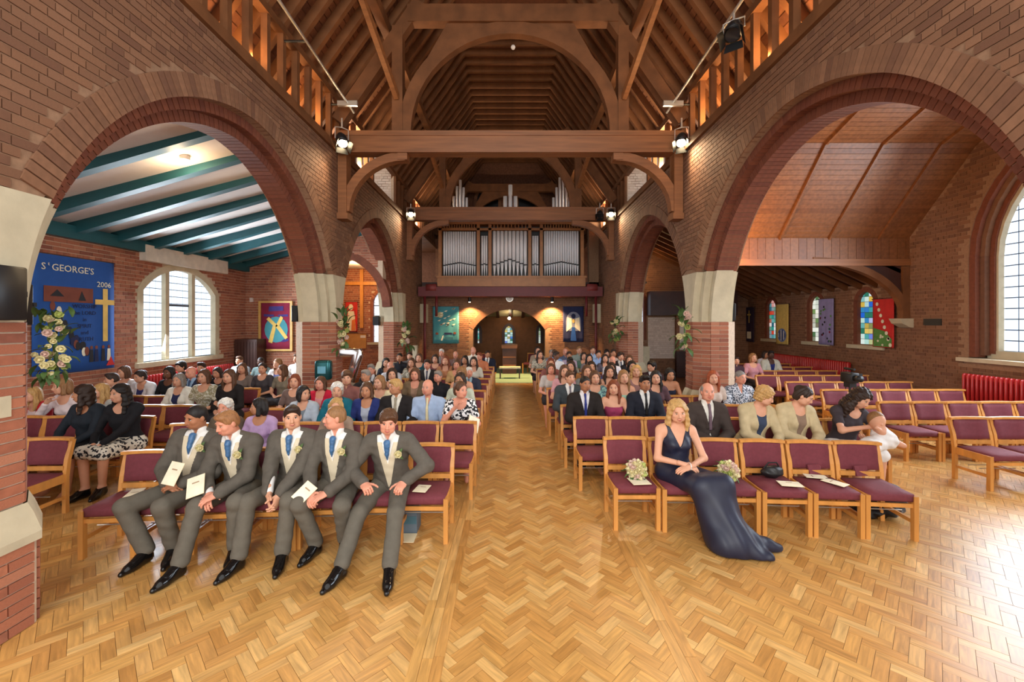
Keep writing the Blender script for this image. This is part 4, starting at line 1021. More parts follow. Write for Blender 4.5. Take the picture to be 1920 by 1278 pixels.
# stone font post left
o = MB().prism([(-3.28,14.2,0),(-3.1,14.2,0),(-3.12,14.2,1.45),(-3.26,14.2,1.45)], (0,.2,0)).build('stone_post', M_STONE); tag(o, 'plain pale stone post standing by the far left pier', 'post')
# ================================================================== chairs
ORD = ['zeroth','first','second','third','fourth','fifth','sixth','seventh','eighth','ninth','tenth','eleventh','twelfth','thirteenth','fourteenth']
def cushion(name, w, d, h, r, m, bow=0, crown=0):
    me = MB().box(-w/2, w/2, -d/2, d/2, -h/2, h/2).mesh(name, m)
    bm = bmesh.new(); bm.from_mesh(me)
    bmesh.ops.subdivide_edges(bm, edges=list(bm.edges), cuts=3, use_grid_fill=True)
    for v in bm.verts:
        x, y, z = v.co
        if crown: v.co.z += (crown*(1-(2*x/w)**2)*(1-(2*y/d)**2) if z > 0 else 0)
        if bow: v.co.y += bow*(1-(2*x/w)**2)
        # round the corners
        ax, ay, az = abs(x)/(w/2), abs(y)/(d/2), abs(z)/(h/2)
        k = sorted((ax, ay, az))
        if k[1] > .9: v.co.x *= 1-r*(ax > .9); v.co.z *= 1-r*1.6*(az > .9); v.co.y *= 1-r*(ay > .9)
    bm.to_mesh(me); bm.free(); me.polygons.foreach_set('use_smooth', [True]*len(me.polygons)); me.update(); return me
CH = {}
def chair_meshes():
    CH['seat'] = [(cushion('seat', .45, .47, .085, .05, M_SEAT, crown=.018), (0, -.015, .435))]
    bk = cushion('backrest', .43, .055, .29, .05, M_SEAT, bow=.035)
    CH['backrest'] = [(bk, (0, .265, .695), (-.14, 0, 0))]
    leg = MB().box(-.022, .022, -.025, .025, 0, .455).mesh('leg', M_CHAIRW)
    CH['leg'] = [(leg, (x, -.225, 0)) for x in (-.228, .228)]
    post = MB(); pr = [(-.022,.20,0),(.022,.20,0),(.022,.245,0),(-.022,.245,0)]
    lv = [[(x, y, z) for x, y, z in pr]]
    for z, dy in ((.42, .0), (.62, .025), (.84, .085)): lv.append([(x, y+dy, z) for x, y, _ in pr])
    for L_ in lv: post.v += L_
    for k in range(3):
        for i in range(4): post.f.append((k*4+i, k*4+(i+1) % 4, k*4+4+(i+1) % 4, k*4+4+i)); post.m.append(0)
    post.f += [(3,2,1,0), (12,13,14,15)]; post.m += [0, 0]
    pm = post.mesh('back_post', M_CHAIRW); CH['back_post'] = [(pm, (x, 0, 0)) for x in (-.228, .228)]
    rail = MB().box(-.013, .013, -.20, .21, .36, .455).mesh('side_rail', M_CHAIRW); CH['side_rail'] = [(rail, (x, 0, 0)) for x in (-.228, .228)]
    st = MB().box(-.011, .011, -.21, .21, .165, .205).mesh('stretcher', M_CHAIRW); CH['stretcher'] = [(st, (x, 0, 0)) for x in (-.228, .228)]
    tr = MB(); n = 8
    for k in range(n):
        xa, xb = -.252+.504*k/n, -.252+.504*(k+1)/n; f = lambda x: .275+.035*(1-(x/.25)**2)
        tr.quad8([(xa,f(xa)-.03,.835),(xb,f(xb)-.03,.835),(xb,f(xb)+.03,.835),(xa,f(xa)+.03,.835),(xa,f(xa)-.03,.866),(xb,f(xb)-.03,.866),(xb,f(xb)+.03,.866),(xa,f(xa)+.03,.866)])
    CH['top_rail'] = [(tr.mesh('top_rail', M_CHAIRW), (0, 0, 0))]
    CH['cross_bar'] = [(MB().box(-.215, .215, -.235, -.215, .335, .375).mesh('cross_bar', M_CHAIRW), (0, 0, 0)), (MB().box(-.215, .215, .205, .228, .50, .55).mesh('cross_bar', M_CHAIRW), (0, 0, 0))]
    rd = MB().tube([(-.215, 0, .25), (.215, 0, .25)], .006, 5).mesh('rack_rod', M_STEEL)
    CH['rack_rod'] = [(rd, (0, y, 0)) for y in (-.08, .06)]
chair_meshes()
CHAIRS = []
def chair(x, y, rz, label, group, sx=1.0, full=True):
    c = empty('church_chair', (x, y, 0), rz); tag(c, label, 'chair', group)
    for k, lst in CH.items():
        if not full and k in ('rack_rod', 'cross_bar', 'stretcher'): continue
        for t in lst:
            obj(k, t[0], c, (t[1][0]*sx, t[1][1], t[1][2]), t[2] if len(t) > 2 else None, (sx, 1, 1) if sx != 1 and k not in ('leg', 'back_post', 'side_rail', 'stretcher') else None)
    CHAIRS.append(c); return c
def row(xa, xb, ya, yb, n, rz0, rz1, block, rown, frm='the aisle', sx=1.0, full=True, skip=(), only=None):
    for k in range(n):
        if k in skip or (only is not None and k not in only): continue
        t = k/max(1, n-1); x = xa+(xb-xa)*t; y = ya+(yb-ya)*t; rz = rz0+(rz1-rz0)*t
        lab = '%s maroon chair from %s in the %s row of the %s' % (ORD[k+1], frm, ORD[rown], block)
        chair(x, y, rz, lab, 'chairs of the '+block, sx, full)
ROWL = [4.50, 5.62]+[6.5+.9*k for k in range(9)]       # seat depths of the left nave block
ROWR = [4.80, 5.88]+[6.8+.9*k for k in range(9)]
# front rows
row(-.88, -3.84, 4.54, 4.28, 7, -.0, .09, 'left nave block', 1, skip=())
row(1.36, 3.94, 4.82, 4.62, 6, .0, -.10, 'right nave block', 1)
# second rows
row(-.72, -4.32, 5.62, 5.50, 8, -.02, .05, 'left nave block', 2)
row(1.16, 4.70, 5.90, 5.78, 8, .0, -.05, 'right nave block', 2)
for k in range(2, 11):
    y = ROWL[k]; n = 7 if y < 8.2 else 5
    vis = None if k < 3 else [0, 1, 2]
    row(-.74, -.74-.51*(n-1), y, y, n, 0, 0, 'left nave block', k+1, full=k < 4)
    y = ROWR[k]; n = 7 if y < 8.0 else 5
    row(1.0 if k > 3 else 1.08, (1.0 if k > 3 else 1.08)+.51*(n-1), y, y, n, 0, 0, 'right nave block', k+1, full=k < 5)
# right aisle block
for k, y in enumerate((5.88, 7.08, 8.42, 9.55, 10.75, 11.8, 12.8, 13.8)):
    row(6.62, 6.62+.585*4, y, y, 5, 0, 0, 'right aisle block', k+1, frm='the nave side', sx=1.15, full=k < 4)
for k, y in enumerate((8.42, 9.55)):
    pass
# left aisle block
for k, y in enumerate((4.78, 5.95, 6.78, 7.68, 8.58, 9.48, 10.38, 11.28)):
    row(-5.45, -5.45-.53*4, y, y, 5, .04, .04, 'left aisle block', k+1, frm='the nave side', full=k < 4, sx=1.03)

chair(-.95, 18.5, .5, 'maroon chair standing left of the chest in the west arch', 'chairs of the west arch', full=False)
chair(.85, 18.5, -.5, 'maroon chair standing right of the chest in the west arch', 'chairs of the west arch', full=False)
# ================================================================== people: smooth bodies grown from blended limbs
def smin(a, b, k):
    h = np.maximum(k-np.abs(a-b), 0)/k
    return np.minimum(a, b)-h*h*k*.25
_CORN = np.array([(0,0,0),(1,0,0),(0,1,0),(1,1,0),(0,0,1),(1,0,1),(0,1,1),(1,1,1)])
_EDG = [(0,1),(2,3),(4,5),(6,7),(0,2),(1,3),(4,6),(5,7),(0,4),(1,5),(2,6),(3,7)]
def nets(F, org, res):
    ins = F < 0
    s = sum(ins[c[0]:ins.shape[0]-1+c[0], c[1]:ins.shape[1]-1+c[1], c[2]:ins.shape[2]-1+c[2]].astype(np.int8) for c in _CORN)
    act = (s > 0) & (s < 8); ai = np.argwhere(act); idx = np.full(act.shape, -1, np.int64); idx[act] = np.arange(len(ai))
    fv = [F[ai[:,0]+c[0], ai[:,1]+c[1], ai[:,2]+c[2]] for c in _CORN]
    acc = np.zeros((len(ai), 3)); cnt = np.zeros(len(ai))
    for a, b in _EDG:
        f0, f1 = fv[a], fv[b]; cr = (f0 < 0) != (f1 < 0); t = np.where(cr, f0/(f0-f1+1e-12), 0)
        p = _CORN[a][None]+t[:,None]*(_CORN[b]-_CORN[a])[None]; acc += np.where(cr[:,None], p, 0); cnt += cr
    V = (ai+acc/cnt[:,None])*res+org
    Q = []
    for ax in range(3):
        o1, o2 = [(1,2),(2,0),(0,1)][ax]
        sl0 = [slice(None)]*3; sl1 = [slice(None)]*3; sl0[ax] = slice(0,-1); sl1[ax] = slice(1,None)
        ch = ins[tuple(sl0)] != ins[tuple(sl1)]
        e = np.argwhere(ch); e = e[(e[:,o1] > 0) & (e[:,o2] > 0) & (e[:,o1] < act.shape[o1]) & (e[:,o2] < act.shape[o2])]
        d1 = np.zeros(3, int); d1[o1] = 1; d2 = np.zeros(3, int); d2[o2] = 1
        g = lambda q: idx[q[:,0], q[:,1], q[:,2]]
        q = np.stack([g(e-d1-d2), g(e-d2), g(e), g(e-d1)], 1)
        fl = ins[e[:,0], e[:,1], e[:,2]]; q[~fl] = q[~fl][:, ::-1]
        Q.append(q)
    Q = np.concatenate(Q); Q = Q[(Q >= 0).all(1)]
    return V, Q
def cone(a, b, ra, rb, k=.03): return ('c', np.array(a, float), np.array(b, float), ra, rb, k)
def ell(c, r, R=None, k=.03): return ('e', np.array(c, float), np.array(r, float), np.eye(3) if R is None else np.array(R), k)
def sdf(prims, res, cuts=(), noise=None):
    lo, hi = [], []
    for p in prims:
        if p[0] == 'c': r = max(p[3], p[4]); lo.append(np.minimum(p[1], p[2])-r); hi.append(np.maximum(p[1], p[2])+r)
        else: r = p[2].max(); lo.append(p[1]-r); hi.append(p[1]+r)
    lo = np.min(lo, 0)-3*res-.01; hi = np.max(hi, 0)+3*res+.01
    n = np.ceil((hi-lo)/res).astype(int)+1; F = np.full(n, .5, np.float32)
    ax = [(lo[i]+np.arange(n[i])*res).astype(np.float32) for i in range(3)]
    for p in prims:
        k = p[5] if p[0] == 'c' else p[4]
        if p[0] == 'c': r = max(p[3], p[4]); a0 = np.minimum(p[1], p[2])-r-k-2*res; b0 = np.maximum(p[1], p[2])+r+k+2*res
        else: r = p[2].max(); a0 = p[1]-r-k-2*res; b0 = p[1]+r+k+2*res
        i0 = np.maximum(((a0-lo)/res).astype(int), 0); i1 = np.minimum(((b0-lo)/res).astype(int)+2, n)
        X = ax[0][i0[0]:i1[0]][:,None,None]; Y = ax[1][i0[1]:i1[1]][None,:,None]; Z = ax[2][i0[2]:i1[2]][None,None,:]
        if p[0] == 'c':
            a, b, ra, rb = p[1:5]; d = b-a; L2 = max(1e-9, d@d)
            t = np.clip(((X-a[0])*d[0]+(Y-a[1])*d[1]+(Z-a[2])*d[2])/L2, 0, 1)
            dd = np.sqrt((X-a[0]-t*d[0])**2+(Y-a[1]-t*d[1])**2+(Z-a[2]-t*d[2])**2)-(ra+(rb-ra)*t)
        else:
            c, r, R = p[1:4]; x, y, z = X-c[0], Y-c[1], Z-c[2]
            q = [(R[0,i]*x+R[1,i]*y+R[2,i]*z)/r[i] for i in range(3)]
            k0 = np.sqrt(q[0]**2+q[1]**2+q[2]**2)+1e-6; k1 = np.sqrt((q[0]/r[0])**2+(q[1]/r[1])**2+(q[2]/r[2])**2)+1e-6
            dd = k0*(k0-1)/k1
        w = (slice(i0[0], i1[0]), slice(i0[1], i1[1]), slice(i0[2], i1[2])); F[w] = smin(F[w], dd.astype(np.float32), k)
    X, Y, Z = ax[0][:,None,None], ax[1][None,:,None], ax[2][None,None,:]
    if noise is not None: F = F+noise(X, Y, Z).astype(np.float32)
    for f in cuts: F = np.maximum(F, np.asarray(f(X, Y, Z), np.float32))
    return nets(F, lo, res)
def rx(a): c, s = math.cos(a), math.sin(a); return np.array([[1,0,0],[0,c,-s],[0,s,c]])
def ry(a): c, s = math.cos(a), math.sin(a); return np.array([[c,0,s],[0,1,0],[-s,0,c]])
def rz_(a): c, s = math.cos(a), math.sin(a); return np.array([[c,-s,0],[s,c,0],[0,0,1]])
def ik(a, t, l1, l2, pole):
    a, t, pole = np.array(a, float), np.array(t, float), np.array(pole, float); d = t-a; L = np.linalg.norm(d)
    if L > (l1+l2)*.995: t = a+d/L*(l1+l2)*.995; d = t-a; L = np.linalg.norm(d)
    d = d/L; x = (l1*l1-l2*l2+L*L)/(2*L); h = math.sqrt(max(1e-6, l1*l1-x*x)); pp = pole-d*(pole@d); pp /= np.linalg.norm(pp)+1e-9
    return a+d*x+pp*h, t
POSE = dict(
    lap=dict(lean=4, hands=((-.07,-.26,.66), (.07,-.27,.66)), ankles=((-.12,-.46,.10), (.12,-.46,.10))),
    fwd=dict(lean=17, hands=((-.05,-.40,.62), (.06,-.41,.62)), ankles=((-.15,-.42,.10), (.15,-.46,.10))),
    back=dict(lean=-4, hands=((-.14,-.26,.66), (.14,-.28,.66)), ankles=((-.14,-.52,.10), (.10,-.48,.10))),
    chin=dict(lean=18, hands=((-.05,-.34,.965), (.12,-.40,.62)), ankles=((-.12,-.46,.10), (.12,-.46,.10)), pole=((-.5,-.5,-1), (.9,.5,-.5))),
)
def joints(sex='m', lean=4, side=0, twist=0, hands=None, ankles=None, yaw=0, pitch=0, roll=0, pole=None, kneepole=None, belly=0, hs=.97, wide=1.0, **_):
    J = {}; hip = np.array((0, .04, .53)); J['hip'] = hip
    R = rz_(math.radians(twist)) @ ry(math.radians(side)) @ rx(math.radians(lean)); J['R'] = R
    T = lambda x, y, z: hip+R @ np.array((x, y, z)); J['T'] = T; J['sex'] = sex; J['belly'] = belly
    sh = (.19 if sex == 'm' else .165)*wide; J['sh'] = sh; J['wide'] = wide
    J['neck'] = T(0, .015, .52); J['Rh'] = rz_(math.radians(twist*.6)) @ rz_(math.radians(yaw)) @ ry(math.radians(roll+side*.5)) @ rx(math.radians(pitch))
    J['headbase'] = T(0, -.008, .590 if sex == 'm' else .575); J['head'] = J['headbase']+J['Rh'] @ np.array((0, -.012, .105))*hs; J['hs'] = hs
    for i, s in enumerate((-1, 1)):
        S0 = T(s*sh, .012, .455); J['S', s] = S0
        po = pole[i] if pole else (s*.9, .5, -.5)
        J['E', s], J['W', s] = ik(S0, hands[i], .30, .26, po)
        H0 = hip+np.array((s*.095, -.02, -.01)); J['H', s] = H0
        kp = kneepole[i] if kneepole else (s*.12, -.6, .8)
        J['K', s], J['A', s] = ik(H0, ankles[i], .47, .45, kp)
    return J
def torso_prims(J, inf=0, legs=False):
    T, R, m, b, w = J['T'], J['R'], J['sex'] == 'm', J['belly'], J['wide']; i = inf; P = []
    P.append(ell(T(0, 0, .03), ((.158 if m else .165)*w+i, .125+i, .115+i), R, .05))
    P.append(ell(T(0, -.01-b*.6, .17), ((.142 if m else .122)*w+i+b, .106+i+b, .16+i), R, .06))
    P.append(ell(T(0, .005, .345), ((.165 if m else .143)*w+i, .112+i, .155+i), R, .06))
    P.append(cone(T(-J['sh']+.035, .012, .45), T(J['sh']-.035, .012, .45), .064+i, .064+i, .05))
    for s in (-1, 1): P.append(cone(T(s*.02, .02, .51), T(s*(J['sh']-.04), .015, .465), .045+i, .055+i, .04))
    if not m:
        for s in (-1, 1): P.append(ell(T(s*.062, -.078, .325), (.06+i*.8, .058+i*.8, .06+i*.8), R, .04))
    return P
def arm_prims(J, s, inf=0, t=1.0, start=0):
    S0, E, Wr = J['S', s], J['E', s], J['W', s]; m = J['sex'] == 'm'; P = []; i = inf
    ru, re, rw = (.053, .042, .029) if m else (.045, .036, .024)
    if t <= .5:
        u = t/.5; P.append(cone(S0, S0+(E-S0)*u, ru+i, ru+(re-ru)*u+i*1.4, .03))
    else:
        u = (t-.5)/.5; P.append(cone(S0, E, ru+i, re+i, .03)); P.append(cone(E, E+(Wr-E)*u, re+i, re+(rw-re)*u+i*1.2, .025))
    return P
def leg_prims(J, s, inf=0, hem=None, t=1.0):
    H, K, A_ = J['H', s], J['K', s], J['A', s]; m = J['sex'] == 'm'; i = inf
    P = [cone(H, K, (.088 if m else .085)+i, .060+i, .04)]
    B = K+(A_-K)*t; P.append(cone(K, B, .058+i, (hem if hem else .036)+i, .03))
    return P
def head_prims(J):
    Rh, c, h = J['Rh'], J['head'], J['hs']; P = []; m = J['sex'] == 'm'
    q = lambda x, y, z: c+Rh @ np.array((x, y, z))*h
    e = lambda p, r, k: P.append(ell(q(*p), np.array(r)*h, Rh, k*h))
    e((0, .012, .032), (.074, .094, .088), .02); e((0, -.028, -.025), (.062, .062, .075), .03)
    e((0, -.048, -.078), (.036 if m else .030, .034, .030), .03)                    # chin
    for s in (-1, 1):
        e((s*.046, -.02, -.062), (.022, .05, .034), .025); e((s*.043, -.058, -.018), (.024, .022, .022), .02)   # jaw, cheek
        e((s*.030, -.077, .036), (.022, .010, .008), .014)                                                      # brow
        e((s*.077, .012, -.008), (.010, .020, .030), .008)                                                      # ear
        e((s*.013, -.093, -.031), (.010, .010, .008), .008)                                                     # nostril
    P.append(cone(q(0, -.086, .018), q(0, -.106, -.022), .009*h, .013*h, .012*h))                                # nose
    e((0, -.088, -.052), (.022, .012, .006), .008); e((0, -.087, -.062), (.019, .012, .007), .008)              # lips
    P.append(cone(J['neck']+np.array((0, .01, 0)), c+Rh @ np.array((0, .022, -.05))*h, .060 if m else .052, .054 if m else .046, .03))
    return P
def face_extra(J, mb):
    """eyes, brows and lips as small shapes on the head; material slots 1 white, 2 iris, 3 lips, 4 brow"""
    Rh, c, h = J['Rh'], J['head'], J['hs']
    def blob(p, r, m, nu=10, nv=6):
        t = MB().ball((0,0,0), 1, nu, nv, m); b = len(mb.v)
        for v in t.v: mb.v.append(tuple(c+Rh @ (np.array(p)+np.array(v)*np.array(r))*h))
        mb.f += [tuple(b+i for i in f) for f in t.f]; mb.m += t.m
    for s in (-1, 1):
        blob((s*.031, -.0785, .012), (.0140, .009, .0056), 1); blob((s*.031, -.0850, .0118), (.0062, .0035, .0054), 2, 8, 5)
        blob((s*.031, -.0815, .0185), (.0165, .0075, .0032), 4, 8, 5)
        blob((s*.032, -.0845, .035), (.019, .005, .0030), 4, 8, 5)
    for t in (-1, -.5, 0, .5, 1):
        blob((t*.019, -.1005+.010*t*t, -.0545+.0055*t*t), (.0065, .0042, .0036), 3, 6, 4)
        blob((t*.016, -.0990+.009*t*t, -.0615+.0060*t*t), (.0060, .0046, .0040), 3, 6, 4)
_HAND = {}
def hand(curl, res=.0045, spread=.12):
    k = (curl, res)
    if k in _HAND: return _HAND[k]
    P = [ell((0, .045, 0), (.042, .058, .017), None, .012), ell((.022, .035, -.006), (.022, .035, .016), None, .01), cone((0, -.06, 0), (0, .01, 0), .027, .028, .02)]
    for x, l, dz in ((-.031, .058, -.002), (-.0105, .074, .002), (.0105, .080, .002), (.031, .070, 0)):
        p = np.array((x, .088-abs(x)*.25, dz)); d = np.array((-x*spread*-8*.12, 1, 0)); a = curl*.55
        for f in (.45, .32, .27):
            dv = np.array((d[0]*.5, math.cos(a), -math.sin(a))); q = p+dv*l*f; P.append(cone(p, q, .0092, .0082, .004)); p = q; a += curl
    p = np.array((.034, .022, -.006)); a = .9
    for f, r in ((.036, .0115), (.030, .0100), (.024, .009)):
        q = p+np.array((math.sin(a), math.cos(a), -.35*curl))*f; P.append(cone(p, q, r, r-.001, .006)); p = q; a -= .35*curl
    V, Q = sdf(P, res); _HAND[k] = (V, Q); return V, Q
def add_hand(parts, J, s, d=None, n=None, curl=.55, res=.0045, sc=1.05):
    Wr, E = J['W', s], J['E', s]; fd = (Wr-E)/np.linalg.norm(Wr-E)
    d = fd if d is None else np.array(d, float)/np.linalg.norm(d)
    n = np.array((0, 0, -1.)) if n is None else np.array(n, float); n = n-d*(n@d); n /= np.linalg.norm(n)
    Z = -n; X = np.cross(d, Z); M_ = np.stack([X, d, Z], 1)
    V, Q = hand(curl, res); V = V.copy(); V[:,0] *= s; Q2 = Q[:, ::-1] if s < 0 else Q
    g = sc*(1.0 if J['sex'] == 'm' else .9)
    parts.append(((V*g) @ M_.T+Wr+d*.012, Q2))
def join(parts, extra=None):
    Vs, Fs, off = [], [], 0
    for V, Q in parts: Vs.append(V); Fs.append(Q+off); off += len(V)
    V = np.concatenate(Vs); F = np.concatenate(Fs); return V, F
def tri_quads(mb):
    return [f if len(f) == 4 else (f[0], f[1], f[2], f[2]) for f in mb.f]
def body_mesh(J, res, hand_kw, hres, feet=True, name='person'):
    P = torso_prims(J)+head_prims(J)
    for s in (-1, 1):
        P += arm_prims(J, s)+leg_prims(J, s)
        if feet: A_ = J['A', s]; P += [cone(A_, A_+np.array((s*.02, -.14, -.055)), .036, .028, .03)]
    parts = [sdf(P, res)]
    for s in (-1, 1): add_hand(parts, J, s, res=hres, **(hand_kw.get(s, {})))
    V, F = join(parts); n0 = len(F)
    mb = MB(); face_extra(J, mb)
    me = bpy.data.meshes.new(name); nv = len(V)
    faces = F.tolist()+[tuple(nv+i for i in f) for f in mb.f]
    me.from_pydata(V.tolist()+mb.v, [], faces)
    me.polygons.foreach_set('material_index', [0]*n0+mb.m); me.polygons.foreach_set('use_smooth', [True]*len(faces)); me.update()
    for i in range(5): me.materials.append(None)
    return me
def g_mesh(name, prims, res, cuts=(), noise=None):
    V, Q = sdf(prims, res, cuts, noise); me = np_mesh(name, V, Q, [], True); me.materials.append(None); return me
def vcut(J, zb, wt, wb=0, ztop=.53, ymax=0):
    hip, R = J['hip'], J['R']
    def f(X, Y, Z):
        x, y, z = X-hip[0], Y-hip[1], Z-hip[2]
        tx = R[0,0]*x+R[1,0]*y+R[2,0]*z; ty = R[0,1]*x+R[1,1]*y+R[2,1]*z; tz = R[0,2]*x+R[1,2]*y+R[2,2]*z
        w = np.where(tz > zb, wt*np.clip((tz-zb)/(ztop-zb), 0, 1.25), wb*np.clip((zb-tz)/.28, 0, 1))
        return -np.maximum(np.abs(tx)-w, ty-ymax)*np.where(w > .002, 1, 0)-np.where(w > .002, 0, 1)
    return f
def pos(f): return lambda X, Y, Z: f(X, Y, Z)
def above(J, zt):       # removes everything above torso height zt (neckline)
    hip, R = J['hip'], J['R']
    return lambda X, Y, Z: (R[0,2]*(X-hip[0])+R[1,2]*(Y-hip[1])+R[2,2]*(Z-hip[2]))-zt
def scoop(J, z, r):     # round neckline
    T = J['T']; c = T(0, -.08, z)
    return lambda X, Y, Z: r-np.sqrt((X-c[0])**2+((Y-c[1])*.7)**2+(Z-c[2])**2)
def ripple(amp, f=38):
    return lambda X, Y, Z: amp*(np.sin(X*f+Z*f*.7)*np.sin(Y*f*.8-Z*f*.5)+.5*np.sin(Z*f*1.9+X*13))
def garment(kind, J, res):
    nz = ripple(.003)
    if kind in ('jacket', 'open_jacket'):
        P = torso_prims(J, .024)
        for s in (-1, 1):
            P += arm_prims(J, s, .023, .97); P.append(cone(J['T'](s*.045, -.085, .50), J['T'](s*.030, -.128, .26), .022, .022, .015))
            P.append(cone(J['T'](s*.11, -.02, .05), J['T'](s*.13, -.16, -.01), .07, .05, .04))
        return g_mesh('jacket', P, res, (vcut(J, .20, .075, .09) if kind == 'jacket' else vcut(J, -.02, .105, .10), scoop(J, .60, .10)), nz)
    if kind == 'cardigan':
        P = torso_prims(J, .022)
        for s in (-1, 1): P += arm_prims(J, s, .026, .93)
        return g_mesh('cardigan', P, res, (vcut(J, .02, .085, .1), scoop(J, .58, .10)), nz)
    if kind == 'waistcoat': return g_mesh('waistcoat', torso_prims(J, .013), res, (vcut(J, .29, .062), above(J, .50)), ripple(.0015))
    if kind == 'shirt':
        P = torso_prims(J, .007)
        for s in (-1, 1): P += arm_prims(J, s, .008, .99)
        P.append(cone(J['T'](0, .012, .50), J['T'](0, .0, .555), .070, .066, .01))
        return g_mesh('shirt', P, res, (vcut(J, .50, .03, 0, .58, -.03),), nz)
    if kind == 'short_shirt':
        P = torso_prims(J, .016)
        for s in (-1, 1): P += arm_prims(J, s, .022, .40)
        P.append(cone(J['T'](0, .012, .50), J['T'](0, .0, .55), .074, .070, .01))
        return g_mesh('shirt', P, res, (vcut(J, .40, .045, 0, .56, -.02),), nz)
    if kind == 'top':
        P = torso_prims(J, .012)
        for s in (-1, 1): P += arm_prims(J, s, .012, .28)
        return g_mesh('top', P, res, (scoop(J, .52, .10), above(J, .53)), nz)
    if kind == 'long_top':
        P = torso_prims(J, .012)
        for s in (-1, 1): P += arm_prims(J, s, .011, .95)
        return g_mesh('top', P, res, (scoop(J, .53, .10), above(J, .545)), nz)
    if kind == 'sleeveless':
        P = torso_prims(J, .010); sh = J['sh']; T = J['T']
        cs = []
        for s in (-1, 1):
            c = T(s*(sh+.025), 0, .46); cs.append(lambda X, Y, Z, c=c: .098-np.sqrt((X-c[0])**2+(Y-c[1])**2*.6+(Z-c[2])**2))
        return g_mesh('dress_top', P, res, (vcut(J, .31, .085, 0, .50), above(J, .525), *cs), nz)
    if kind == 'strap_dress':
        P = torso_prims(J, .010)
        return g_mesh('dress_top', P, res, (above(J, .385),), nz)
    if kind == 'trousers':
        P = [ell(J['T'](0, 0, .02), (.165*J['wide']+.012, .132, .12), J['R'], .05)]
        for s in (-1, 1): P += leg_prims(J, s, .013, .054, .95)
        ab = above(J, .11); return g_mesh('trousers', P, res, (lambda X, Y, Z: np.minimum(ab(X, Y, Z), Y+.10),), ripple(.003, 34))
    if kind == 'skirt':
        P = [ell(J['T'](0, 0, .02), (.175, .135, .12), J['R'], .06)]
        for s in (-1, 1): P.append(cone(J['H', s], J['K', s], .105, .085, .09))
        P.append(cone((J['H', 1]+J['H', -1])/2, (J['K', 1]+J['K', -1])/2, .10, .075, .08))
        ab = above(J, .12); return g_mesh('skirt', P, res, (lambda X, Y, Z: np.minimum(ab(X, Y, Z), Y+.10),), nz)
    if kind == 'tie':
        T = J['T']; b = J['belly']
        P = [cone(T(0,-.070,.535), T(0,-.088,.505), .020, .016, .01), cone(T(0,-.090,.50), T(0,-.126,.40), .014, .019, .01), cone(T(0,-.126,.40), T(0,-.128-b,.24), .019, .024, .01)]
        return g_mesh('tie', P, min(res, .008))
    if kind == 'cravat':
        T = J['T']
        P = [ell(T(0,-.082,.520), (.030,.022,.022), J['R'], .012), cone(T(0,-.092,.50), T(0,-.122,.40), .030, .018, .012), cone(T(0,-.118,.41), T(0,-.126,.345), .020, .006, .01)]
        return g_mesh('cravat', P, min(res, .006), (), ripple(.0018, 90))
    if kind in ('sock_l', 'sock_r'):
        s = -1 if kind.endswith('l') else 1; A_, K = J['A', s], J['K', s]
        return g_mesh('sock', [cone(A_, A_+(K-A_)*.30, .043, .050, .02), cone(A_, A_+np.array((s*.025, -.13, -.05)), .044, .036, .02)], .008)
    if kind in ('shoe_l', 'shoe_r'):
        s = -1 if kind.endswith('l') else 1; A_ = J['A', s]; d = np.array((s*.22, -1, 0)); d /= np.linalg.norm(d)
        f = A_*np.array((1, 1, 0)); up = np.array((0, 0, 1.))
        P = [cone(A_+up*.0, f+up*.05, .046, .048, .02), cone(A_+d*.03-up*.005, f+d*.13+up*.035, .044, .042, .02), cone(f+up*.042, f+d*.17+up*.034, .047, .040, .02), cone(f+d*.15+up*.03, f+d*.235+up*.022, .038, .022, .02)]
        return g_mesh('shoe', P, min(res, .007), (lambda X, Y, Z: .002-Z+0*X+0*Y, lambda X, Y, Z: Z-.105+0*X+0*Y))
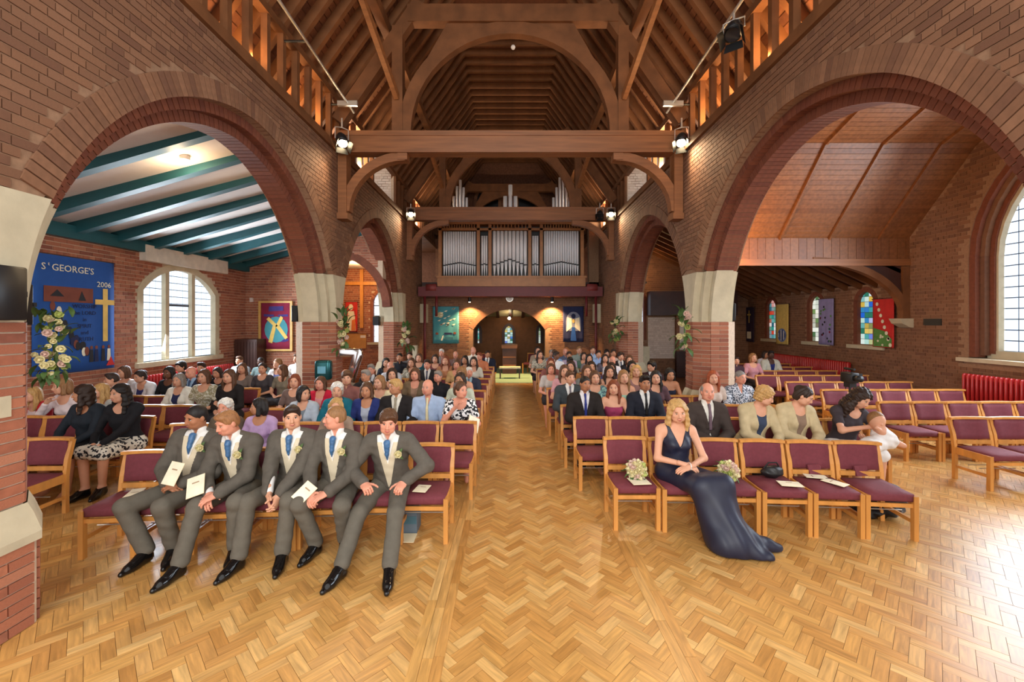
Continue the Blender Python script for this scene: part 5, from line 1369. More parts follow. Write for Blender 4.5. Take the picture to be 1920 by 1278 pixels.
def hair_mesh(style):
    R0 = None; P = []; cuts = []; nz = None; res = .009
    yz = lambda y0, z0, ny, nz_: (lambda X, Y, Z: (Y-y0)*ny+(Z-z0)*nz_+0*X)
    base = ell((0, .020, .040), (.083, .101, .092), R0, .02)
    strands = lambda amp, f: (lambda X, Y, Z: amp*(np.sin(np.arctan2(X, Y+.02)*f+Z*20)+.6*np.sin(X*150+Y*90+Z*40)))
    line = lambda z0: yz(-.086, z0, -.873, -.487)
    if style == 'short': P = [ell((0, .013, .036), (.080, .100, .092), R0, .02), ell((0, .05, -.02), (.076, .062, .075), None, .03), ell((0, -.045, .095), (.06, .045, .03), None, .03)]; cuts = [line(.084), yz(.02, -.06, .25, -.97)]; nz = strands(.0022, 26)
    elif style == 'crop': P = [ell((0, .013, .034), (.0775, .0970, .0905), R0, .02), ell((0, .045, -.02), (.070, .060, .06), None, .03)]; cuts = [line(.092), yz(.02, -.05, .25, -.97)]; nz = strands(.001, 40)
    elif style == 'quiff': P = [base, ell((0, .05, -.02), (.076, .062, .075), None, .03), ell((0, -.055, .11), (.062, .05, .035), None, .03)]; cuts = [line(.088), yz(0, -.08, 0, -1)]; nz = strands(.003, 18)
    elif style == 'mop': P = [ell((0, .018, .042), (.090, .108, .096), R0, .02), ell((0, .05, -.03), (.084, .068, .085), None, .03), ell((.02, -.070, .075), (.060, .030, .032), None, .02)]; lm_ = line(.062); cuts = [lambda X, Y, Z: lm_(X, Y, Z)+.22*X-.25*np.maximum(np.abs(X)-.045, 0), yz(.02, -.09, .25, -.97)]; nz = strands(.003, 16)
    elif style == 'thin': P = [ell((0, .018, .030), (.082, .099, .088), R0, .02), ell((0, .05, -.02), (.077, .06, .07), None, .03)]; cuts = [yz(-.03, .05, -.95, -.2), yz(0, .075, -.35, .94), yz(0, -.075, 0, -1)]; nz = strands(.0015, 30)
    elif style in ('long', 'fringe', 'bob', 'wavy', 'curly', 'curly_long', 'white_set', 'updo'):
        P = [ell((0, .022, .042), (.088, .104, .095), R0, .02), ell((0, .06, -.02), (.085, .06, .09), None, .03)]
        if style in ('long', 'fringe', 'wavy'):
            for s in (-1, 1): P += [cone((s*.078, .0, .03), (s*.088, -.005, -.12), .026, .034, .03), cone((s*.088, -.005, -.12), (s*.085, -.035, -.24), .034, .022, .03)]
            P += [ell((0, .075, -.11), (.09, .045, .14), None, .04)]
        elif style == 'bob':
            for s in (-1, 1): P += [cone((s*.078, .0, .03), (s*.084, -.012, -.095), .026, .032, .03)]
            P += [ell((0, .065, -.06), (.088, .048, .085), None, .04)]
        elif style == 'curly': P = [ell((0, .022, .045), (.102, .115, .105), R0, .02), ell((0, .055, -.03), (.095, .07, .09), None, .03)]
        elif style == 'curly_long':
            P = [ell((0, .022, .045), (.100, .112, .104), R0, .02)]
            for s in (-1, 1): P += [cone((s*.085, .0, .03), (s*.115, -.01, -.14), .036, .052, .03), cone((s*.115, -.01, -.14), (s*.11, -.03, -.27), .052, .035, .03)]
            P += [ell((0, .08, -.12), (.11, .06, .16), None, .04)]
        elif style == 'white_set': P = [ell((0, .020, .045), (.095, .110, .100), R0, .02), ell((0, .05, -.03), (.09, .066, .085), None, .03)]
        elif style == 'updo': P += [ell((0, .105, .055), (.05, .045, .05), None, .02)]
        ln_ = line({'fringe': .040, 'bob': .050, 'long': .078, 'wavy': .060, 'curly': .066, 'curly_long': .066, 'white_set': .070, 'updo': .080}[style]); cuts = [lambda X, Y, Z: np.minimum(ln_(X, Y, Z), .070-np.abs(X))]
        # keep the face clear of side locks
        cuts.append(lambda X, Y, Z: np.minimum(.062-np.sqrt((X*.92)**2+((Z+.02)*.62)**2), -.045-Y))
        if style in ('updo', 'white_set', 'curly'): cuts.append(yz(0, -.09, 0, -1))
        nz = {'curly': ripple(.007, 95), 'curly_long': ripple(.008, 80), 'white_set': ripple(.005, 80), 'wavy': ripple(.006, 60)}.get(style) or strands(.0032, 15)
        res = .0085
    V, Q = sdf(P, res, cuts, nz); me = np_mesh('hair', V, Q, [], True); me.materials.append(None); return me
_CACHE = {}
def cached(key, fn):
    if key not in _CACHE: _CACHE[key] = fn()
    return _CACHE[key]
def setmat(o, mats):
    for i, m in enumerate(mats):
        sl = o.material_slots[i]; sl.link = 'OBJECT'; sl.material = m
def cloth(col, rough=.85):
    return mat('cloth_%d_%d_%d' % tuple(col), col, rough, var=.10, scale=14, bump=.12, bscale=300, spec=.25)
def pattern(name, base, spot, scale=22, thr=.52):
    if name in MATS: return MATS[name]
    m, nd, lk, b = newmat(name); tc = nd.new('ShaderNodeTexCoord'); v = nd.new('ShaderNodeTexNoise'); v.inputs['Scale'].default_value = scale; v.inputs['Detail'].default_value = 1
    r = ramp(nd, [(thr-.02, lin(base)), (thr+.02, lin(spot))]); lk.new(tc.outputs['Object'], v.inputs['Vector']); lk.new(v.outputs['Fac'], r.inputs[0]); lk.new(r.outputs[0], b.inputs['Base Color']); b.inputs['Roughness'].default_value = .8
    MATS[name] = m; return m
SKINS = {'fair': (214,158,128), 'pink': (218,150,124), 'tan': (190,132,98), 'olive': (170,114,82), 'brown': (118,76,54), 'dark': (84,54,42)}
def skin(k):
    m = mat('skin_'+k, SKINS[k], .55, var=.06, scale=10, spec=.35)
    b = m.node_tree.nodes['Principled BSDF']; b.inputs['Subsurface Weight'].default_value = 0
    return m
HAIRC = {'black': (26,20,18), 'dark': (48,32,24), 'brown': (86,56,36), 'light': (140,100,62), 'blond': (184,144,88), 'grey': (136,130,124), 'white': (214,210,202), 'auburn': (120,58,32), 'red': (150,70,36), 'sandy': (150,104,66)}
M_EYEW = mat('eye_white', (222,214,206), .3, var=.02); M_IRIS = mat('iris_dark', (48,34,26), .2, var=.1)
LIPS = {'fair': (186,104,92), 'pink': (190,100,92), 'tan': (158,92,76), 'olive': (140,80,68), 'brown': (100,58,48), 'dark': (80,46,42)}
def person(label, loc, rz, sk, hair, hairc, garments, pose, cat='person', group=None, scale=1.0, res=.0125, hres=.0065, hand_kw=None, key=None, hair_scale=1.0):
    """pose: joint settings; garments: list of (kind, material)"""
    pk = key or repr(sorted((k, v) for k, v in pose.items())); hk = {k: v for k, v in pose.items() if k not in ('yaw', 'pitch', 'roll')}; gk = repr(sorted(hk.items()))
    J = cached(('J', pk), lambda: joints(**pose))
    me = cached(('B', pk, res), lambda: body_mesh(J, res, hand_kw or {}, hres))
    o = obj('person', me, None, loc, (0, 0, rz), (scale,)*3); tag(o, label, cat, group)
    hm = mat('hair_'+hairc, HAIRC[hairc], .55, var=.25, scale=30, stretch=(3,3,.6), spec=.4)
    lm = mat('lips_'+sk, LIPS[sk], .45, var=.03)
    setmat(o, [skin(sk), M_EYEW, M_IRIS, lm, hm if hairc not in ('white', 'blond') else mat('hair_light', HAIRC['light'], .6)])
    if hair != 'bald':
        h = obj('hair', cached(('H', hair), lambda: hair_mesh(hair)), o); setmat(h, [hm])
        M4 = Matrix.Identity(4)
        for i in range(3):
            for j in range(3): M4[i][j] = float(J['Rh'][i, j]*J['hs']*hair_scale)
            M4[i][3] = float(J['head'][i])
        h.matrix_local = M4
    for kind, m in garments:
        g = obj({'sock_l': 'sock', 'sock_r': 'sock', 'shoe_l': 'shoe', 'shoe_r': 'shoe', 'open_jacket': 'jacket', 'long_top': 'top', 'short_shirt': 'shirt', 'sleeveless': 'dress_top', 'strap_dress': 'dress_top'}.get(kind, kind), cached(('G', gk, kind, res), lambda: garment(kind, J, res)), o); setmat(g, [m])
    return o
# ================================================================== the front figures
M_GSUIT = mat('grey_morning_suit', (92,86,78), .85, var=.10, scale=20, bump=.1, bscale=400, spec=.2)
M_GTR = mat('grey_trouser_cloth', (100,94,84), .85, var=.08, scale=18, bump=.1, bscale=400, spec=.2)
M_WC = mat('cream_waistcoat_cloth', (214,200,172), .7, var=.06); M_SHW = mat('white_shirt_cloth', (232,230,226), .8, var=.03); M_CRAV = mat('blue_cravat_silk', (62,104,148), .4, var=.18, scale=30)
M_SHOE = mat('black_patent', (20,18,18), .18, var=.1)
def booklet(label, loc, rot, w=.15, h=.21, parent=None, fold=True):
    b = empty('service_booklet', loc); b.rotation_euler = rot; tag(b, label, 'booklet', 'orders of service')
    MB().box(-w/2, w/2, -h/2, h/2, 0, .003).build('cover', M_CREAM, b); MB().box(-w/2+.003, w/2-.003, -h/2+.003, h/2-.003, .003, .005).build('page', mat('paper_white', (240,232,206), .8), b)
    MB().box(-.03, .03, .03, .042, .005, .0056).build('print_line', mat('print_brown', (170,140,108), .8), b)
    return b
SUIT = [('shirt', M_SHW), ('waistcoat', M_WC), ('open_jacket', M_GSUIT), ('cravat', M_CRAV), ('trousers', M_GTR), ('sock_l', M_SHOE), ('sock_r', M_SHOE), ('shoe_l', M_SHOE), ('shoe_r', M_SHOE)]
def rose_on(o, J, tx, ty, tz, s=.62):
    p = J['T'](tx, ty, tz); b = empty('buttonhole_rose', tuple(p)); b.parent = o
    r = obj('rose', ROSES[0], b, (0,0,0), (PI/2, 0, 0), (s,)*3)
    for a in (.6, 2.4): obj('leaf', LEAF, b, (0, .01, 0), (PI/2, a, 0), (.6,)*3)
    return b
def groom(label, x, y, rz, pose, sk, hair, hairc, hand_kw, scale=1.04):
    o = person(label, (x, y, .0), rz, sk, hair, hairc, SUIT, dict(sex='m', **pose), group='groomsmen on the front row', res=.0075, hres=.0045, hand_kw=hand_kw, scale=scale)
    J = joints(sex='m', **pose); rose_on(o, J, .112, -.130, .415, .92); return o
groom('groomsman with cropped black hair slouched at the left end holding a card', -3.26, 4.36, .14,
      dict(lean=-2, side=4, twist=-6, yaw=-24, pitch=14, roll=6, hands=((-.075,-.24,.66), (.055,-.25,.66)), ankles=((-.18,-.34,.10), (.02,-.30,.10)), kneepole=((-.55,-.6,.6), (-.1,-.6,.8))),
      'olive', 'crop', 'black', {-1: dict(d=(.85,-.35,-.25), n=(.1,.6,-.6), curl=.6), 1: dict(d=(-.9,-.25,-.1), n=(-.1,.5,-.7), curl=.6)})
groom('sandy-haired groomsman looking down with a cream booklet in his hand', -2.76, 4.42, .08,
      dict(lean=16, side=-2, twist=-10, yaw=-22, pitch=20, roll=4, hands=((-.12,-.36,.60), (-.02,-.40,.60)), ankles=((-.20,-.62,.10), (.12,-.38,.10)), kneepole=((-.1,-.6,.8), (.15,-.6,.8))),
      'pink', 'short', 'sandy', {-1: dict(d=(.3,-.8,-.5), n=(.3,.2,-1), curl=.5), 1: dict(d=(-.75,-.6,-.25), n=(-.2,.2,-1), curl=.55)})
groom('dark-haired groomsman with clasped hands looking across to the right', -2.24, 4.46, .05,
      dict(lean=9, side=0, twist=-4, yaw=26, pitch=4, roll=-2, hands=((-.06,-.42,.58), (.03,-.43,.57)), ankles=((-.24,-.56,.10), (.10,-.50,.10)), kneepole=((-.25,-.6,.7), (.12,-.6,.8))),
      'fair', 'short', 'dark', {-1: dict(d=(.25,-.5,-.8), n=(.8,.2,-.2), curl=.45), 1: dict(d=(-.2,-.45,-.85), n=(-.8,.2,-.1), curl=.5)})
groom('groomsman with shaved sides turned to his left in profile holding a folded card', -1.78, 4.44, .03,
      dict(lean=10, side=2, twist=-10, yaw=-58, pitch=2, roll=0, hands=((-.13,-.36,.60), (.05,-.40,.61)), ankles=((-.10,-.30,.10), (.14,-.24,.10)), kneepole=((-.25,-.7,.6), (.12,-.6,.8))),
      'pink', 'crop', 'light', {-1: dict(d=(.35,-.8,-.4), n=(.5,.2,-.8), curl=.55), 1: dict(d=(-.8,-.5,-.3), n=(-.2,.2,-1), curl=.55)})
groom('smiling brown-haired groomsman leaning forward with fists on his thighs', -1.26, 4.52, -.03,
      dict(lean=20, side=0, twist=5, yaw=10, pitch=12, roll=3, hands=((-.13,-.42,.665), (.22,-.30,.645)), ankles=((-.19,-.76,.10), (.22,-.76,.10)), kneepole=((-.2,-.6,.7), (.12,-.6,.8)), pole=((-.9,.3,-.2), (.95,.45,.0))),
      'pink', 'mop', 'brown', {-1: dict(d=(.6,-.75,-.1), n=(.2,.2,-1), curl=.9), 1: dict(d=(-.25,-.9,-.3), n=(-.2,.2,-1), curl=1.0)})
booklet('cream booklet held against his waistcoat by the leftmost groomsman', (-3.20, 4.05, .80), (1.1, .1, -.2))
booklet('cream booklet held open by the second groomsman from the left', (-2.95, 4.0, .70), (.75, -.3, .3))
booklet('folded cream card in the hands of the groomsman in profile', (-1.93, 4.0, .64), (.7, .5, -.3), .13, .19)
booklet('cream order of service lying on the empty aisle-end front chair', (-.92, 4.44, .505), (0, 0, -.15), .14, .19)
booklet('white sheet lying on the leftmost chair of the front row', (-3.80, 4.30, .505), (0, 0, .4), .12, .3)

# woman in the navy dress
LADY = dict(sex='f', lean=4, side=1, twist=2, yaw=-6, pitch=12, roll=-3, hands=((-.01,-.24,.70), (.05,-.27,.685)), ankles=((.16,-.50,.10), (.30,-.46,.10)), kneepole=((.15,-.6,.8), (.3,-.6,.8)), pole=((-1.0,.35,-.35), (1.0,.35,-.35)), wide=1.08)
M_ND = mat('navy_satin', (26,30,52), .5, var=.12, scale=10)
lady = person('smiling blonde woman in a long sleeveless navy dress on the front row', (1.86, 4.80, 0), -.02, 'fair', 'wavy', 'blond', [('sleeveless', M_ND)], LADY, res=.0075, hres=.0045,
    hand_kw={-1: dict(d=(.9,-.3,-.25), n=(.1,.35,-.9), curl=.35), 1: dict(d=(-.9,-.25,-.2), n=(-.1,.35,-.9), curl=.35)}, scale=1.03, hair_scale=1.07)
J = joints(**LADY)
P = [ell(J['T'](0, 0, .03), (.185, .145, .12), J['R'], .06)]
Kc = (J['K', 1]+J['K', -1])/2
for s in (-1, 1): P.append(cone(J['H', s], J['K', s]+np.array((.02, 0, 0)), .112, .100, .09)); P.append(cone(J['K', s]+np.array((.02, 0, 0)), J['A', s]+np.array((.05, -.04, .0)), .100, .13, .08))
P += [cone(Kc, (.30, -.60, .10), .11, .16, .08), cone((.30, -.58, .12), (.74, -.60, .03), .14, .05, .12), cone((.2, -.64, .07), (.56, -.76, .025), .10, .05, .10)]
sk_ = g_mesh('dress_skirt', P, .010, (lambda X, Y, Z: .012-Z+0*X+0*Y, above(J, .20)), lambda X, Y, Z: .006*np.sin(X*46+Y*14+Z*10)*np.clip((.55-Z)/.3, 0, 1))
o = obj('dress_skirt', sk_, lady); setmat(o, [M_ND])
bp = J['W', 1]; br_ = MB().tube([tuple(bp+np.array((math.cos(a)*.0, math.cos(a)*.032, math.sin(a)*.032))) for a in np.linspace(0, 2*PI, 14)], .006, 6).build('bracelet', M_WHITE, lady, smooth=True)
# bouquets and things on the front right chairs
def bouquet(label, loc, seed):
    r = random.Random(seed); e = empty('bridal_bouquet', loc); tag(e, label, 'bouquet'); n = 34; Rr = .115
    for k in range(n):
        zc = 1-1.35*(k+.5)/n; a = k*2.39996; rr = math.sqrt(max(0, 1-zc*zc)); d = Vector((rr*math.cos(a), rr*math.sin(a), zc))
        d = Matrix.Rotation(.75, 3, 'X') @ d; sc = r.uniform(.74, .98)
        obj('rose', ROSES[r.choices((0,1,2), (6,3,1))[0]], e, d*Rr*.72, d.to_track_quat('Z', 'Y').to_euler(), (sc,)*3)
    for k in range(12):
        a = 2*PI*k/12; d = Matrix.Rotation(.75, 3, 'X') @ Vector((math.cos(a), math.sin(a), -.25)); obj('leaf', LEAF, e, d*Rr*.5, d.to_track_quat('Y', 'Z').to_euler(), (.9,)*3)
    MB().tube([(0,.0,0),(0,.10,-.06),(0,.14,-.075)], .02, 8).build('stems', M_LEAF, e)
    return e
bouquet('round bouquet of cream and blush roses on the aisle-end front chair', (1.40, 4.74, .595), 11)
bouquet('round bouquet of cream and blush roses beside the woman in navy', (2.40, 4.70, .595), 12)
booklet('cream card under the bouquet on the aisle-end front chair', (1.40, 4.64, .507), (0, 0, .1), .2, .2)
booklet('cream card on the chair with the black bag', (2.99, 4.56, .507), (0, 0, -.2), .22, .15)
booklet('cream card on the fifth chair of the right front row', (3.50, 4.60, .507), (0, 0, .5), .13, .22)
booklet('second cream card crosswise behind it on the fifth front chair', (3.42, 4.78, .507), (0, 0, 1.3), .12, .22)
bg_ = empty('black_handbag', (2.92, 4.78, .50)); tag(bg_, 'small soft black handbag on the fourth front chair', 'bag')
V, Q = sdf([ell((0,0,.06), (.11,.07,.065), None, .03), ell((.05,0,.07), (.08,.06,.06), None, .03)], .01, (), ripple(.006, 50)); obj('body', np_mesh('body', V, Q, M_BLACK, True), bg_); MB().tube([(-.08,0,.10),(-.04,-.02,.17),(.05,-.02,.17),(.1,0,.10)], .008, 6).build('strap', M_BLACK, bg_)
for i, (x, y) in enumerate(((3.48, 4.86), (3.98, 4.82))):
    hb = empty('hymn_book', (x, y, .50)); hb.rotation_euler = (1.15, 0, .1); tag(hb, 'maroon hymn book propped at the back of the %s front chair' % ('fifth' if i == 0 else 'sixth'), 'book'); MB().box(-.075,.075,-.0,.11,-.012,.012).build('cover', M_SEAT, hb); MB().box(-.07,.078,.004,.106,-.009,.009).build('pages', M_CREAM, hb)
# sequinned coat under the last chair, gift bag under the groomsmen
ct = empty('sequinned_coat', (4.30, 4.98, 0)); tag(ct, 'black sequinned coat bundled under the last front chair', 'coat')
V, Q = sdf([ell((0,0,.13), (.2,.24,.13), None, .05), ell((.12,-.06,.22), (.1,.14,.14), None, .05), ell((-.15,.0,.06), (.16,.18,.08), None, .05)], .014, (lambda X, Y, Z: .004-Z+0*X+0*Y,), ripple(.012, 40)); obj('cloth', np_mesh('cloth', V, Q, mat('black_sequin', (18,20,28), .25, metal=.3, var=.5, scale=90, bump=.5, bscale=220), True), ct)
gb = empty('gift_bag', (-1.12, 4.62, 0)); tag(gb, 'grey-blue paper bag with leaflets under the groomsmen chairs', 'bag'); MB().box(-.13,.13,-.1,.1,0,.26).build('bag', mat('grey_blue_paper', (98,112,124), .7), gb); MB().box(-.125,.125,-.104,-.1,.1,.18).build('bag_band', mat('teal_band', (70,108,122), .6), gb)
for i in range(2): MB().box(-.16+.15*i,-.01+.15*i,-.30,-.12,.004,.008+.003*i).build('leaflet', M_CREAM, gb)

# ================================================================== second-row and aisle figures near the camera
BLK = cloth((30,30,34)); CRM = cloth((206,192,158)); TAUP = cloth((140,116,98)); DKS = cloth((52,46,44)); WHT = cloth((228,226,224)); NVY = cloth((36,40,66)); STO = cloth((196,178,140))
def suitg(jc, sc=(232,230,226), tc=(60,50,60), tr=None): return [('shirt', cloth(sc)), ('jacket', cloth(jc)), ('tie', cloth(tc, .5)), ('trousers', cloth(tr or jc))]
person('older man in a dark brown suit and mauve tie on the second row', (2.70, 5.86, 0), -.04, 'pink', 'thin', 'grey', suitg((66,56,52), (226,222,212), (110,90,100)), dict(sex='m', yaw=-6, pitch=2, **POSE['lap']), res=.0085, hres=.005, scale=1.05)
person('woman with curly blonde-grey hair in a cream jacket bending sideways', (3.30, 5.86, 0), -.05, 'fair', 'curly', 'blond', [('top', cloth((60,70,92))), ('cardigan', STO), ('trousers', DKS)], dict(sex='f', yaw=62, pitch=26, lean=12, side=6, twist=10, hands=((.02,-.36,.64), (.14,-.34,.62)), ankles=POSE['lap']['ankles'], wide=1.1), res=.0085, hres=.005, scale=1.05)
person('dark-haired woman in a cream cardigan and taupe top looking down', (3.84, 5.84, 0), -.06, 'fair', 'updo', 'dark', [('top', TAUP), ('cardigan', STO), ('skirt', DKS)], dict(sex='f', yaw=48, pitch=30, lean=9, side=5, twist=8, hands=((.0,-.32,.66), (.10,-.33,.65)), ankles=POSE['lap']['ankles'], wide=1.15), res=.0085, hres=.005, scale=1.05)
person('mother with long curly dark hair bending over the baby in her arms', (4.50, 5.80, 0), -.06, 'fair', 'curly_long', 'dark', [('top', cloth((66,58,62))), ('skirt', WHT)], dict(sex='f', yaw=26, pitch=32, lean=14, side=7, twist=6, roll=8, hands=((.05,-.36,.86), (.10,-.34,.72)), ankles=POSE['lap']['ankles'], pole=((-1,.1,-.4), (1,.2,-.3)), wide=1.12), res=.0085, hres=.005, hand_kw={-1: dict(d=(.9,-.2,.2), n=(.1,.5,-.8), curl=.6), 1: dict(d=(-.9,-.3,.1), n=(0,.3,.9), curl=.5)}, scale=1.05, hair_scale=1.05)
# the baby
bb_ = [ell((0, 0, .02), (.085, .09, .10), None, .03), cone((.06, 0, -.10), (.22, .02, -.20), .075, .07, .05), cone((.04, -.05, -.12), (-.10, -.10, -.06), .035, .024, .03), cone((.22, 0, -.20), (.36, -.05, -.24), .05, .032, .03), ell((-.02, -.088, -.012), (.014, .012, .01), None, .012), ell((.0, -.03, -.055), (.05, .055, .05), None, .03)]
V, Q = sdf(bb_, .008); bo = obj('baby', np_mesh('baby', V, Q, skin('fair'), True), None, (4.60, 5.36, .98), (.0, .15, .1)); tag(bo, 'baby in a white gown lying in the arms of the curly-haired mother', 'baby')
V, Q = sdf([cone((.07, .01, -.11), (.20, .02, -.21), .085, .095, .05), cone((.18, 0, -.2), (-.12, -.06, -.30), .09, .11, .08)], .010, (), ripple(.005, 45)); obj('gown', np_mesh('gown', V, Q, WHT, True), bo)
V, Q = sdf([ell((0, .012, .032), (.090, .094, .103), None, .02)], .008, (lambda X, Y, Z: -(Y+.05)*.8-(Z-.07)*.6+0*X,)); obj('hair', np_mesh('hair', V, Q, mat('hair_light', HAIRC['light'], .6), True), bo)
# women in black on the left
person('dark-haired woman in black top and spotted skirt beside the left pier', (-5.30, 5.90, 0), .10, 'fair', 'wavy', 'black', [('long_top', BLK), ('skirt', pattern('black_white_blossom', (232,228,214), (24,26,34), 26, .55)), ('shoe_l', M_SHOE), ('shoe_r', M_SHOE)], dict(sex='f', yaw=-20, pitch=6, lean=8, side=-3, hands=((-.12,-.36,.62), (-.02,-.38,.62)), ankles=((-.16,-.42,.10), (-.02,-.36,.10)), wide=1.08), res=.0085, hres=.005, scale=1.05, hair_scale=1.03)
person('tan-skinned woman in black turned in profile to the left', (-5.78, 5.86, 0), .10, 'tan', 'wavy', 'dark', [('long_top', cloth((34,40,48))), ('skirt', BLK)], dict(sex='f', yaw=-62, pitch=6, lean=8, twist=-10, hands=((-.12,-.36,.62), (.04,-.38,.62)), ankles=POSE['lap']['ankles'], wide=1.05), res=.0085, hres=.005, scale=1.05)
booklet('open cream booklet on the lap beside the left pier', (-6.10, 5.50, .70), (.2, 0, .6), .34, .2)

# ================================================================== the congregation
LLR = [4.78, 5.95, 6.78, 7.68, 8.58, 9.48, 10.38, 11.28]; RRR = [5.88, 7.08, 8.42, 9.55, 10.75, 11.8, 12.8, 13.8]
